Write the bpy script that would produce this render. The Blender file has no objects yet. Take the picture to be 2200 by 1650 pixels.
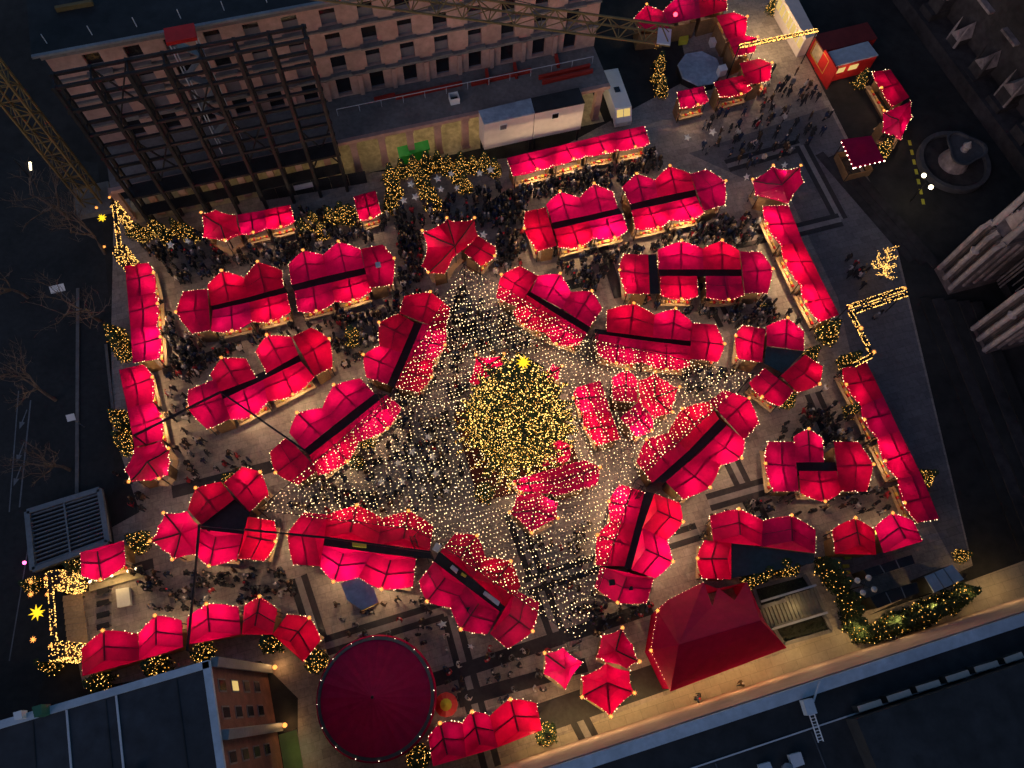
import bpy, math, random
from mathutils import Vector, Matrix
random.seed(7)
SC = bpy.context.scene
COL = SC.collection

# ------------------------------------------------------------------ camera
F_PX, CX, CY, W_PX = 1700.0, 1100.0, 825.0, 2200.0
NADIR = (1045.0, 1500.0)
CAM_H = 80.0
dn = Vector(((NADIR[0]-CX)/F_PX, -(NADIR[1]-CY)/F_PX, -1.0)).normalized()
UPC = -dn
YC = (Vector((0, 1, 0)) - UPC*UPC.y).normalized()
XC = YC.cross(UPC)
M = Matrix((XC, YC, UPC))                       # camera axes -> world axes
cam = bpy.data.cameras.new('camera')
cam.sensor_width = 36.0
cam.lens = F_PX/W_PX*36.0
cam.clip_end = 3000
camo = bpy.data.objects.new('camera', cam); COL.objects.link(camo)
mw = M.to_4x4(); mw.translation = (0, 0, CAM_H)
camo.matrix_world = mw
SC.camera = camo

# ------------------------------------------------------------------ dusk sky, weak afterglow sun, exposure
SUN_EL, SUN_AZ = math.radians(26.0), math.radians(-140.0)     # pink afterglow from behind the camera
wd = bpy.data.worlds.new('World'); SC.world = wd; wd.use_nodes = True
nt = wd.node_tree; nt.nodes.clear()
sky = nt.nodes.new('ShaderNodeTexSky'); sky.sky_type = 'NISHITA'; sky.sun_disc = False
sky.sun_elevation = math.radians(9.0); sky.sun_rotation = SUN_AZ
sky.air_density = 1.0; sky.dust_density = 0.35; sky.ozone_density = 3.2
bg = nt.nodes.new('ShaderNodeBackground'); bg.inputs['Strength'].default_value = 0.115
wo = nt.nodes.new('ShaderNodeOutputWorld')
nt.links.new(sky.outputs[0], bg.inputs[0]); nt.links.new(bg.outputs[0], wo.inputs[0])
sl = bpy.data.lights.new('afterglow_sun', 'SUN'); sl.energy = 0.36; sl.angle = math.radians(40); sl.color = (1.0, 0.66, 0.66)
so = bpy.data.objects.new('afterglow_sun', sl); COL.objects.link(so)
sd = Vector((math.sin(SUN_AZ)*math.cos(SUN_EL), math.cos(SUN_AZ)*math.cos(SUN_EL), math.sin(SUN_EL)))
so.rotation_euler = (-sd).to_track_quat('-Z', 'Y').to_euler()
so.location = (0, 0, 150)
SC.view_settings.view_transform = 'Standard'
SC.view_settings.look = 'None'
SC.view_settings.exposure = 0.0
SC.view_settings.gamma = 1.0
SC.render.engine = 'CYCLES'
SC.cycles.use_denoising = True
SC.cycles.max_bounces = 4
SC.cycles.diffuse_bounces = 2
SC.cycles.glossy_bounces = 2
SC.cycles.sample_clamp_indirect = 3.0
SC.cycles.use_adaptive_sampling = True
SC.cycles.adaptive_threshold = 0.09
SC.cycles.light_sampling_threshold = 0.03

# ------------------------------------------------------------------ survey: a picture point at a known height -> plan position
def at(px, py, z=0.0):
    w = M @ Vector(((px-CX)/F_PX, -(py-CY)/F_PX, -1.0))
    t = (z-CAM_H)/w.z
    return Vector((w.x*t, w.y*t, z))
TILE = {}
for k, (ox, oy) in dict(A=(0, 0), B=(730, 0), C=(1460, 0), D=(0, 540), E=(730, 540), F=(1460, 540), G=(0, 1090), H=(730, 1090), I=(1460, 1090)).items():
    TILE[k] = (ox, oy, 740/2180)
for k, (ox, oy) in enumerate([(560, 460), (1060, 330), (1300, 480), (380, 680), (1250, 820), (320, 990), (880, 1120), (980, 740)]):
    TILE['R%d' % (k+1)] = (ox, oy, 0.25)
TILE['full'] = (0, 0, 1.0)
def S(tile, p):
    ox, oy, s = TILE[tile]
    return (ox+p[0]*s, oy+p[1]*s)
def T(tile, p, z=0.0):
    q = S(tile, p); return at(q[0], q[1], z)
ANG = math.radians(15.5)                          # the square's grid
DX = Vector((math.cos(ANG), math.sin(ANG), 0)); DY = Vector((-math.sin(ANG), math.cos(ANG), 0)); UZ = Vector((0, 0, 1))

# ------------------------------------------------------------------ materials
MATS = {}
def nodes(name):
    m = bpy.data.materials.new(name); m.use_nodes = True
    t = m.node_tree; t.nodes.clear(); MATS[name] = m
    return m, t, t.nodes.new('ShaderNodeOutputMaterial')
def N(t, kind, **kw):
    n = t.nodes.new(kind)
    for k, v in kw.items():
        if k in n.inputs: n.inputs[k].default_value = v
        else: setattr(n, k, v)
    return n
def mat(name, col, rough=0.7, var=0.25, scale=3.0, bump=0.15, metal=0.0, detail=6.0, spec=0.3):
    m, t, out = nodes(name)
    p = N(t, 'ShaderNodeBsdfPrincipled', Roughness=rough, Metallic=metal)
    p.inputs['Specular IOR Level'].default_value = spec
    tc = N(t, 'ShaderNodeTexCoord'); 
    no = N(t, 'ShaderNodeTexNoise', Scale=scale, Detail=detail, Roughness=0.6)
    t.links.new(tc.outputs['Object'], no.inputs['Vector'])
    no2 = N(t, 'ShaderNodeTexNoise', Scale=scale*0.17, Detail=3.0)
    t.links.new(tc.outputs['Object'], no2.inputs['Vector'])
    mul = N(t, 'ShaderNodeMath', operation='MULTIPLY'); t.links.new(no.outputs['Fac'], mul.inputs[0]); t.links.new(no2.outputs['Fac'], mul.inputs[1])
    rp = N(t, 'ShaderNodeValToRGB')
    rp.color_ramp.elements[0].position = 0.12; rp.color_ramp.elements[1].position = 0.42
    rp.color_ramp.elements[0].color = [c*(1-var) for c in col]+[1]
    rp.color_ramp.elements[1].color = [min(1, c*(1+var)) for c in col]+[1]
    t.links.new(mul.outputs[0], rp.inputs['Fac']); t.links.new(rp.outputs['Color'], p.inputs['Base Color'])
    if bump:
        b = N(t, 'ShaderNodeBump', Strength=bump, Distance=0.05); t.links.new(no.outputs['Fac'], b.inputs['Height']); t.links.new(b.outputs['Normal'], p.inputs['Normal'])
    t.links.new(p.outputs[0], out.inputs['Surface'])
    return m
def glow(name, col, strength):
    m, t, out = nodes(name)
    e = N(t, 'ShaderNodeEmission', Strength=strength); e.inputs['Color'].default_value = (*col, 1)
    t.links.new(e.outputs[0], out.inputs['Surface'])
    m.cycles.emission_sampling = 'FRONT'
    return m
def canopy_mat(name, c1, c2, trans=0.55):
    m, t, out = nodes(name)
    oi = N(t, 'ShaderNodeObjectInfo'); tc = N(t, 'ShaderNodeTexCoord')
    mx = N(t, 'ShaderNodeMix', data_type='RGBA'); mx.inputs[6].default_value = (*c1, 1); mx.inputs[7].default_value = (*c2, 1)
    t.links.new(oi.outputs['Random'], mx.inputs['Factor'])
    no = N(t, 'ShaderNodeTexNoise', Scale=1.3, Detail=5.0, Roughness=0.65); t.links.new(tc.outputs['Object'], no.inputs['Vector'])
    hs = N(t, 'ShaderNodeHueSaturation'); t.links.new(mx.outputs[2], hs.inputs['Color'])
    mr = N(t, 'ShaderNodeMapRange'); mr.inputs['To Min'].default_value = 0.62; mr.inputs['To Max'].default_value = 1.3
    t.links.new(no.outputs['Fac'], mr.inputs['Value']); t.links.new(mr.outputs[0], hs.inputs['Value'])
    wv = N(t, 'ShaderNodeTexNoise', Scale=5.0, Detail=3.0, Distortion=1.2); t.links.new(tc.outputs['Object'], wv.inputs['Vector'])
    bp = N(t, 'ShaderNodeBump', Strength=0.25, Distance=0.05); t.links.new(wv.outputs['Fac'], bp.inputs['Height'])
    d = N(t, 'ShaderNodeBsdfDiffuse'); tr = N(t, 'ShaderNodeBsdfTranslucent'); g = N(t, 'ShaderNodeBsdfGlossy', Roughness=0.38)
    for s in (d, tr): t.links.new(hs.outputs['Color'], s.inputs['Color']); t.links.new(bp.outputs['Normal'], s.inputs['Normal'])
    t.links.new(bp.outputs['Normal'], g.inputs['Normal'])
    m1 = N(t, 'ShaderNodeMixShader', Fac=trans); t.links.new(d.outputs[0], m1.inputs[1]); t.links.new(tr.outputs[0], m1.inputs[2])
    lw = N(t, 'ShaderNodeValue'); lw.outputs[0].default_value = 0.016
    m2 = N(t, 'ShaderNodeMixShader'); t.links.new(lw.outputs[0], m2.inputs[0]); t.links.new(m1.outputs[0], m2.inputs[1]); t.links.new(g.outputs[0], m2.inputs[2])
    t.links.new(m2.outputs[0], out.inputs['Surface'])
    return m
def paving_mat(name, col, w=1.2, h=0.8, var=0.3):
    m, t, out = nodes(name)
    p = N(t, 'ShaderNodeBsdfPrincipled', Roughness=0.55); p.inputs['Specular IOR Level'].default_value = 0.35
    tc = N(t, 'ShaderNodeTexCoord'); mp = N(t, 'ShaderNodeMapping'); mp.inputs['Rotation'].default_value = (0, 0, -ANG)
    t.links.new(tc.outputs['Object'], mp.inputs['Vector'])
    br = N(t, 'ShaderNodeTexBrick', Scale=1.0); br.inputs['Brick Width'].default_value = w; br.inputs['Row Height'].default_value = h
    br.inputs['Mortar Size'].default_value = 0.012
    br.inputs['Color1'].default_value = [c*(1-var*.4) for c in col]+[1]; br.inputs['Color2'].default_value = [c*(1+var*.4) for c in col]+[1]; br.inputs['Mortar'].default_value = [c*.45 for c in col]+[1]
    t.links.new(mp.outputs[0], br.inputs['Vector'])
    n1 = N(t, 'ShaderNodeTexNoise', Scale=0.22, Detail=8.0, Roughness=0.7); t.links.new(tc.outputs['Object'], n1.inputs['Vector'])
    n2 = N(t, 'ShaderNodeTexNoise', Scale=2.6, Detail=5.0, Roughness=0.7); t.links.new(tc.outputs['Object'], n2.inputs['Vector'])
    ad = N(t, 'ShaderNodeMath', operation='ADD'); t.links.new(n1.outputs['Fac'], ad.inputs[0]); t.links.new(n2.outputs['Fac'], ad.inputs[1])
    mr = N(t, 'ShaderNodeMapRange'); mr.inputs['From Min'].default_value = 0.6; mr.inputs['From Max'].default_value = 1.4; mr.inputs['To Min'].default_value = 1-var*1.6; mr.inputs['To Max'].default_value = 1+var
    t.links.new(ad.outputs[0], mr.inputs['Value'])
    hs = N(t, 'ShaderNodeHueSaturation'); t.links.new(br.outputs['Color'], hs.inputs['Color']); t.links.new(mr.outputs[0], hs.inputs['Value'])
    t.links.new(hs.outputs['Color'], p.inputs['Base Color'])
    t.links.new(p.outputs[0], out.inputs['Surface'])
    return m
RED = canopy_mat('red_canopy_fabric', (0.80, 0.0012, 0.065), (0.74, 0.0012, 0.15), 0.66)
DULLRED = canopy_mat('red_tent_fabric', (0.52, 0.006, 0.05), (0.48, 0.006, 0.075), 0.3)
WOOD = mat('stall_wood', (0.24, 0.13, 0.06), 0.7, 0.3, 4)
WOODLT = mat('counter_wood', (0.42, 0.28, 0.15), 0.6, 0.25, 5)
FRAME = mat('dark_steel', (0.03, 0.028, 0.03), 0.5, 0.3, 6, 0.05, 0.4)
BLACK = mat('black_tarp', (0.022, 0.023, 0.026), 0.6, 0.4, 2, 0.3)
TEAL = mat('dark_teal_tarp', (0.035, 0.06, 0.065), 0.55, 0.3, 2, 0.3)
BULB = glow('fairy_bulb', (1.0, 0.64, 0.36), 4.5)
BULBW = glow('net_bulb', (1.0, 0.70, 0.36), 5.6)
BULBG = glow('gold_bulb', (1.0, 0.52, 0.12), 3.6)
BULBD = glow('dim_gold_bulb', (1.0, 0.40, 0.05), 1.5)
BULBT = glow('tree_bulb', (1.0, 0.56, 0.13), 6.0)
BULBX = glow('white_bulb', (1.0, 0.85, 0.65), 9.0)
STARO = glow('orange_star_lamp', (1.0, 0.34, 0.07), 2.2)
STARY = glow('yellow_star_lamp', (1.0, 0.62, 0.02), 1.6)
CABLE = mat('cable', (0.02, 0.02, 0.02), 0.6, 0.1, 5, 0)
NEEDLE = mat('fir_needles', (0.035, 0.06, 0.022), 0.8, 0.5, 4, 0)
BARK = mat('bark', (0.16, 0.11, 0.085), 0.9, 0.4, 6, 0.5)
PAVE = paving_mat('plaza_slabs', (0.34, 0.272, 0.235), 1.2, 0.8, 0.36)
PAVED = paving_mat('shaded_plaza_slabs', (0.16, 0.14, 0.145))  # copy of the plaza slabs with shade put into the colour
PATHM = paving_mat('walk_slabs', (0.36, 0.29, 0.22), 1.6, 1.0, 0.2)
BAND = mat('basalt_band', (0.040, 0.034, 0.036), 0.55, 0.35, 2.5, 0.1)
BANDL = mat('light_band', (0.27, 0.23, 0.22), 0.6, 0.25, 2.5, 0.1)
ASPH = mat('asphalt', (0.028, 0.027, 0.028), 0.8, 0.35, 1.6, 0.2)
GROUND = mat('dark_ground', (0.028, 0.025, 0.024), 0.85, 0.45, 0.7, 0.2)
STONE = mat('hotel_stone', (0.42, 0.25, 0.21), 0.8, 0.25, 1.6, 0.3)
STONED = mat('hotel_ledge_stone', (0.17, 0.15, 0.145), 0.8, 0.3, 2, 0.3)
CATH = mat('cathedral_stone', (0.25, 0.195, 0.19), 0.85, 0.6, 1.2, 0.6)
CATHL = mat('light_stone', (0.34, 0.28, 0.27), 0.85, 0.35, 1.8, 0.5)  # lighter tone of the cathedral stone
CATHD = mat('dark_stone', (0.04, 0.033, 0.034), 0.9, 0.6, 0.9, 0.6)  # darker tone of the cathedral stone
GLASSD = mat('dark_glass', (0.012, 0.012, 0.016), 0.15, 0.2, 1, 0.0, 0.0, spec=0.6)
SHUT = mat('grey_window_panel', (0.15, 0.13, 0.15), 0.6, 0.2, 3, 0.05)
ROOFD = mat('dark_roofing', (0.024, 0.026, 0.03), 0.75, 0.5, 0.8, 0.1)
ROOFB = mat('blue_grey_metal', (0.40, 0.45, 0.52), 0.5, 0.2, 1.5, 0.05, 0.0)
WHITEM = mat('white_paint', (0.72, 0.70, 0.70), 0.5, 0.08, 1.5, 0.03)
CREAM = mat('cream_panel', (0.70, 0.58, 0.53), 0.6, 0.1, 1.5, 0.05)
YSTONE = mat('ochre_plaster', (0.46, 0.37, 0.23), 0.8, 0.45, 1.6, 0.15)
BRICK = mat('brown_brick', (0.20, 0.085, 0.06), 0.85, 0.3, 6, 0.3)
REDM = mat('red_steel', (0.36, 0.03, 0.02), 0.55, 0.2, 3, 0.05)
REDP = mat('red_painted_board', (0.55, 0.02, 0.02), 0.5, 0.15, 2, 0.05)
GREENP = mat('green_plastic', (0.02, 0.38, 0.05), 0.5, 0.1, 3, 0.05)
YELM = mat('crane_yellow', (0.18, 0.115, 0.045), 0.6, 0.25, 3, 0.05)
YELP = mat('yellow_plastic', (0.55, 0.50, 0.05), 0.5, 0.1, 3, 0.05)
GOLDM = mat('gold_trim', (0.7, 0.45, 0.08), 0.4, 0.1, 4, 0.05, 0.3)
GREY = mat('grey_metal', (0.22, 0.23, 0.25), 0.5, 0.2, 3, 0.05, 0.3)
LTGREY = mat('light_grey_plastic', (0.50, 0.50, 0.54), 0.6, 0.1, 3, 0.03)
BLUEG = mat('blue_grey_sheeting', (0.30, 0.36, 0.44), 0.6, 0.35, 1.6, 0.15)
PAPER = mat('white_paper', (0.75, 0.70, 0.62), 0.8, 0.08, 4, 0.0)
WARMW = glow('lit_window', (1.0, 0.68, 0.22), 0.75)
WHITEG = glow('white_lamp', (1.0, 0.86, 0.55), 5.0)
REDG = glow('red_beacon', (1.0, 0.03, 0.06), 8.0)
PLANT = mat('planter_soil', (0.03, 0.03, 0.02), 0.9, 0.5, 4, 0.4)
RUBBER = mat('rubber', (0.02, 0.02, 0.02), 0.8, 0.1, 4, 0)
MARK = mat('road_paint', (0.16, 0.16, 0.17), 0.7, 0.3, 5, 0)
SKIN = mat('skin', (0.5, 0.3, 0.22), 0.6, 0.1, 4, 0)
HAIR = [mat('hair_dark', (0.02, 0.014, 0.01), 0.6, 0.2, 8, 0), mat('hair_fair', (0.30, 0.2, 0.1), 0.6, 0.2, 8, 0), mat('wool_hat', (0.5, 0.42, 0.4), 0.9, 0.2, 8, 0), mat('red_hat', (0.45, 0.02, 0.03), 0.9, 0.2, 8, 0)]
TROUS = mat('trousers', (0.025, 0.028, 0.04), 0.8, 0.2, 8, 0)
COATS = [('black', mat('coat_black', (0.03, 0.028, 0.032), 0.8, 0.2, 8, 0)), ('brown', mat('coat_brown', (0.07, 0.04, 0.025), 0.8, 0.2, 8, 0)), ('dark blue', mat('coat_blue', (0.02, 0.03, 0.07), 0.8, 0.2, 8, 0)),
         ('grey', mat('coat_grey', (0.16, 0.15, 0.16), 0.8, 0.2, 8, 0)), ('red', mat('coat_red', (0.35, 0.02, 0.03), 0.8, 0.2, 8, 0)), ('pale', mat('coat_pale', (0.55, 0.48, 0.45), 0.8, 0.2, 8, 0))]

# ------------------------------------------------------------------ mesh building
ORIG = {}
class MB:
    def __init__(s): s.v = []; s.f = []; s.m = []; s.smooth = False
    def add(s, vs, fs, mi=0):
        o = len(s.v); s.v += [tuple(v) for v in vs]
        for f in fs: s.f.append(tuple(i+o for i in f)); s.m.append(mi)
        return s
    def box(s, c, sx, sy, sz, ax=DX, ay=DY, az=UZ, mi=0):     # centre, full sizes
        c = Vector(c); hx, hy, hz = ax*(sx/2), ay*(sy/2), az*(sz/2)
        vs = [c-hx-hy-hz, c+hx-hy-hz, c+hx+hy-hz, c-hx+hy-hz, c-hx-hy+hz, c+hx-hy+hz, c+hx+hy+hz, c-hx+hy+hz]
        return s.add(vs, [(0, 3, 2, 1), (4, 5, 6, 7), (0, 1, 5, 4), (1, 2, 6, 5), (2, 3, 7, 6), (3, 0, 4, 7)], mi)
    def bar(s, a, b, w, h=None, mi=0):                        # box beam between two points
        a, b = Vector(a), Vector(b); d = b-a; L = d.length
        if L < 1e-5: return s
        z = d/L; x = z.cross(UZ) if abs(z.z) < .95 else z.cross(Vector((0, 1, 0))); x.normalize(); y = z.cross(x)
        return s.box((a+b)/2, w, h or w, L, x, y, z, mi)
    def tube(s, pts, r, n=6, mi=0, cap=True):
        pts = [Vector(p) for p in pts]; rs = r if isinstance(r, (list, tuple)) else [r]*len(pts)
        o = len(s.v)
        for i, p in enumerate(pts):
            d = (pts[min(i+1, len(pts)-1)]-pts[max(i-1, 0)]).normalized()
            x = d.cross(UZ) if abs(d.z) < .95 else d.cross(Vector((0, 1, 0))); x.normalize(); y = d.cross(x)
            for k in range(n):
                a = 2*math.pi*k/n; s.v.append(tuple(p+(x*math.cos(a)+y*math.sin(a))*rs[i]))
        for i in range(len(pts)-1):
            for k in range(n):
                k2 = (k+1) % n; s.f.append((o+i*n+k, o+i*n+k2, o+(i+1)*n+k2, o+(i+1)*n+k)); s.m.append(mi)
        if cap:
            s.f.append(tuple(o+k for k in range(n))); s.m.append(mi)
            e = o+(len(pts)-1)*n; s.f.append(tuple(e+k for k in reversed(range(n)))); s.m.append(mi)
        return s
    def prism(s, poly, z0, z1, mi=0):                          # vertical prism on a plan outline
        n = len(poly); A = sum(poly[i][0]*poly[(i+1) % n][1]-poly[(i+1) % n][0]*poly[i][1] for i in range(n))
        if A < 0: poly = list(reversed(poly))
        vs = [(p[0], p[1], z0) for p in poly]+[(p[0], p[1], z1) for p in poly]
        fs = [tuple(reversed(range(n))), tuple(range(n, 2*n))]+[(i, (i+1) % n, n+(i+1) % n, n+i) for i in range(n)]
        return s.add(vs, fs, mi)
    def lathe(s, c, prof, n=24, mi=0, a0=0.0, rad=None):
        c = Vector(c); o = len(s.v)
        for r, z in prof:
            for k in range(n):
                a = a0+2*math.pi*k/n; rr = r*(rad(a) if rad else 1)
                s.v.append((c.x+rr*math.cos(a), c.y+rr*math.sin(a), c.z+z))
        for i in range(len(prof)-1):
            for k in range(n):
                k2 = (k+1) % n; s.f.append((o+i*n+k, o+i*n+k2, o+(i+1)*n+k2, o+(i+1)*n+k)); s.m.append(mi)
        return s
    def bulb(s, p, r, mi=0):
        x, y, z = p; o = len(s.v); r *= 1.18
        s.v += [(x+r, y, z-r*.5), (x-r*.5, y+r*.87, z-r*.5), (x-r*.5, y-r*.87, z-r*.5), (x, y, z+r)]
        for f in ((0, 1, 3), (1, 2, 3), (2, 0, 3), (2, 1, 0)):
            s.f.append(tuple(o+i for i in f)); s.m.append(mi)
        return s
    def ball(s, c, r, n=10, mi=0, sz=1.0):
        pr = [(max(1e-3, r*math.sin(math.pi*i/6)), -r*sz*math.cos(math.pi*i/6)) for i in range(7)]
        return s.lathe(c, pr, n, mi)
    def grid(s, pts, mi=0):
        h, w = len(pts), len(pts[0]); o = len(s.v)
        for r in pts: s.v += [tuple(p) for p in r]
        for j in range(h-1):
            for i in range(w-1):
                a = o+j*w+i; s.f.append((a, a+1, a+w+1, a+w)); s.m.append(mi)
        return s
    def face_up(s):
        for i, f in enumerate(s.f):
            a, b, c = (Vector(s.v[k]) for k in f[:3]); n = (b-a).cross(c-a)
            if len(f) > 3 and n.length < 1e-9: n = (Vector(s.v[f[2]])-a).cross(Vector(s.v[f[3]])-a)
            if n.z < -1e-4: s.f[i] = tuple(reversed(f))
        return s
    def mesh(s, name, mats, off=Vector((0, 0, 0))):
        me = bpy.data.meshes.new(name)
        me.from_pydata([(v[0]-off[0], v[1]-off[1], v[2]-off[2]) for v in s.v], [], s.f)
        for m in (mats if isinstance(mats, (list, tuple)) else [mats]): me.materials.append(m)
        me.polygons.foreach_set('material_index', s.m)
        if s.smooth: me.polygons.foreach_set('use_smooth', [True]*len(s.f))
        me.update()
        return me
    def build(s, name, mats, parent=None):
        o = ORIG[parent] if parent is not None else Vector((0, 0, 0))
        ob = bpy.data.objects.new(name, s.mesh(name, mats, o)); COL.objects.link(ob)
        ob.parent = parent; ORIG[ob] = o
        return ob
def tag(o, label=None, cat=None, group=None, kind=None):
    for k, v in (('label', label), ('category', cat), ('group', group), ('kind', kind)):
        if v: o[k] = v
    return o
def thing(name, loc, label, cat, group=None):
    o = bpy.data.objects.new(name, None); COL.objects.link(o); o.empty_display_size = 0.3
    o.location = loc; ORIG[o] = Vector(loc)
    return tag(o, label, cat, group)
def place(name, me, loc, rz=0.0, sc=1.0, parent=None):         # an object on shared mesh data
    o = bpy.data.objects.new(name, me); COL.objects.link(o)
    o.parent = parent; p = Vector(loc)-(ORIG[parent] if parent is not None else Vector((0, 0, 0)))
    o.location = p; o.rotation_euler = (0, 0, rz); o.scale = (sc, sc, sc) if not isinstance(sc, (tuple, list)) else sc
    ORIG[o] = Vector(loc)
    return o
def lamp(loc, power, col=(1, .72, .40), r=0.12, parent=None):
    l = bpy.data.lights.new('lamp', 'POINT'); l.energy = power; l.color = col; l.shadow_soft_size = r
    o = bpy.data.objects.new('lamp', l); COL.objects.link(o)
    o.parent = parent; o.location = Vector(loc)-(ORIG[parent] if parent is not None else Vector((0, 0, 0)))
    return o
def struct(ob): ob['kind'] = 'structure'; return ob

# shared small meshes
def star_mesh(name, r, spikes, m, flat=False, five=False):
    b = MB()
    if five:
        n = 10; vs = [(r*(1 if k % 2 == 0 else .45)*math.sin(math.pi*k/5), r*(1 if k % 2 == 0 else .45)*math.cos(math.pi*k/5), 0) for k in range(n)]
        vs += [(0, 0, r*.28), (0, 0, -r*.28)]
        b.add(vs, [(k, 10, (k+1) % n) for k in range(n)]+[((k+1) % n, 11, k) for k in range(n)])
    else:
        b.bulb((0, 0, 0), r*.42)
        dirs = [Vector((math.cos(a), math.sin(a), 0)) for a in [2*math.pi*k/spikes for k in range(spikes)]]
        dirs += [Vector((0.3*math.cos(a), 0.3*math.sin(a), e)).normalized() for e in (1, -1) for a in (0, 2.1, 4.2)]
        for d in dirs:
            x = d.orthogonal().normalized(); y = d.cross(x); w = r*.2
            b.add([x*w+d*r*.22, -x*w*.5+y*w*.87+d*r*.22, -x*w*.5-y*w*.87+d*r*.22, d*r], [(0, 1, 3), (1, 2, 3), (2, 0, 3)])
    return b.mesh(name, m)
ME_TIP = star_mesh('star_lamp', 0.25, 8, STARO)
ME_BIGO = star_mesh('star_lamp_big', 0.62, 8, STARY)
ME_PAPER = star_mesh('paper_star', 0.5, 5, PAPER, five=True)

# people are grown first, placed last
def person_mesh(name, pose, coat, hair, low=False):
    q = random.Random(pose*7+1); st = (.0, .22, .14, .05)[pose % 4]
    V, E2, RR = [], [], []
    def v(p, r_, par=None):
        V.append(p); RR.append(r_); 
        if par is not None: E2.append((par, len(V)-1))
        return len(V)-1
    pel = v((0, 0, .93), (.18, .14)); sp_ = v((0, 0, 1.18), (.19, .15), pel); ch = v((0, .01, 1.38), (.21, .15), sp_); nk = v((0, .02, 1.52), (.075, .075), ch); hd_ = v((0, .03, 1.62), (.10, .115), nk); v((0, .02, 1.74), (.085, .09), hd_)
    for sg in (-1, 1):
        sh = v((sg*.21, 0, 1.40), (.085, .085), ch); sw = sg*st*.6
        el = v((sg*.27, sw*.5+.02, 1.14), (.065, .065), sh); wr = v((sg*(.25 if pose != 2 else .15), sw+(.12 if pose < 2 else .24), .93 if pose != 2 else 1.12), (.045, .045), el); v((sg*(.24 if pose != 2 else .08), sw+(.15 if pose < 2 else .3), .86 if pose != 2 else 1.12), (.04, .045), wr)
        hp = v((sg*.1, 0, .86), (.12, .12), pel); kn = v((sg*.11, -sg*st*.5+.03, .48), (.085, .085), hp); an = v((sg*.11, -sg*st-.02, .1), (.055, .055), kn); v((sg*.12, -sg*st+.13, .05), (.05, .04), an)
    me = bpy.data.meshes.new(name); me.from_pydata(V, E2, []); ob = bpy.data.objects.new(name, me); COL.objects.link(ob)
    md = ob.modifiers.new('skin', 'SKIN'); md.use_smooth_shade = True
    for i, r_ in enumerate(RR): me.skin_vertices[0].data[i].radius = r_; me.skin_vertices[0].data[i].use_root = (i == 0)
    if not low: s2 = ob.modifiers.new('sub', 'SUBSURF'); s2.levels = 1; s2.render_levels = 1
    dg = bpy.context.evaluated_depsgraph_get(); ev = ob.evaluated_get(dg); out = bpy.data.meshes.new_from_object(ev); out.name = name
    bpy.data.objects.remove(ob)
    out.materials.clear()
    for m in (coat, TROUS, SKIN, hair): out.materials.append(m)
    for p in out.polygons:
        c = p.center; z = c.z
        p.material_index = 1 if z < .68 else 0 if z < 1.52 else (2 if (z < 1.68 and c.y > .06) else 3)
        if z < 1.2 and abs(c.x) > .2 and z < .9 and p.material_index == 0: p.material_index = 2
    return out
PM = [[person_mesh('person_%d' % (k*4+q), q, COATS[k][1], HAIR[(0, 1, 0, 2)[(k+q) % 4] if (k, q) != (2, 3) else 3]) for q in range(4)] for k in range(6)]
LM = [person_mesh('walker_%d' % k, k % 4, COATS[(0, 1, 2, 3, 0, 4, 5, 0)[k]][1], HAIR[(0, 1, 0, 2, 0, 0, 1, 3)[k]], True) for k in range(8)]

# ------------------------------------------------------------------ ground
def sheet(name, pts, z, m, kind='structure'):
    b = MB(); vs = [(p[0], p[1], z) for p in pts]
    A = sum(vs[i][0]*vs[(i+1) % len(vs)][1]-vs[(i+1) % len(vs)][0]*vs[i][1] for i in range(len(vs)))
    if A < 0: vs.reverse()
    b.add(vs, [tuple(range(len(vs)))])
    o = b.build(name, m); o['kind'] = kind; return o
def fp(*pts): return [at(x, y) for x, y in pts]
sheet('ground', [(-900, -900), (900, -900), (900, 900), (-900, 900)], 0.0, GROUND)
sheet('plaza', fp((245, 430), (1180, 330), (1480, 170), (1440, -40), (1640, -60), (1915, 480), (2090, 1215), (1160, 1660), (640, 1700), (640, 1500), (560, 1420), (180, 1480), (120, 1200), (300, 1100), (235, 900)), 0.006, PAVE)
sheet('plaza_shade', fp((1480, 330), (1600, 290), (1780, 230), (1912, 490), (2084, 1205), (2050, 1210), (1990, 1100), (1830, 770), (1800, 640), (1700, 430)), 0.010, PAVED)  # dim right side of the square, painted as a sheet of darker slabs
sheet('walkway', fp((1140, 1668), (1470, 1532), (2260, 1270), (2240, 1190), (2090, 1245), (1800, 1345), (1690, 1400), (1440, 1490), (1320, 1535), (1050, 1640)), 0.010, PATHM)
sheet('road', fp((-260, 300), (210, 350), (238, 700), (245, 1050), (60, 1560), (-400, 1800)), 0.006, ASPH)
for k, (x0, y0, x1, y1, w) in enumerate([(168, 620, 166, 1060, .35), (228, 740, 243, 880, .3), (66, 860, 42, 1090, .15), (40, 840, 20, 1100, .12), (60, 1180, 20, 1420, .12)]):
    a, b_ = at(x0, y0), at(x1, y1)
    if k < 2: struct(MB().bar(a+UZ*.06, b_+UZ*.06, w, .12).build('kerb', STONED))
    else: struct(MB().bar(a+UZ*.012, b_+UZ*.012, w, .006).build('road_marking', MARK))
for (x, y) in [(58, 880), (52, 950), (46, 1000)]:
    p = at(x, y, .014); b = MB(); d = Vector((-.15, -1, 0)).normalized(); s = Vector((1, -.15, 0)).normalized()
    b.add([p-s*.06, p+s*.06, p+d*1.4+s*.06, p+d*1.4-s*.06], [(0, 1, 2, 3)]); b.add([p+d*1.4-s*.3, p+d*1.4+s*.3, p+d*2.2], [(0, 1, 2)])
    struct(b.build('road_marking', MARK))
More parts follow.
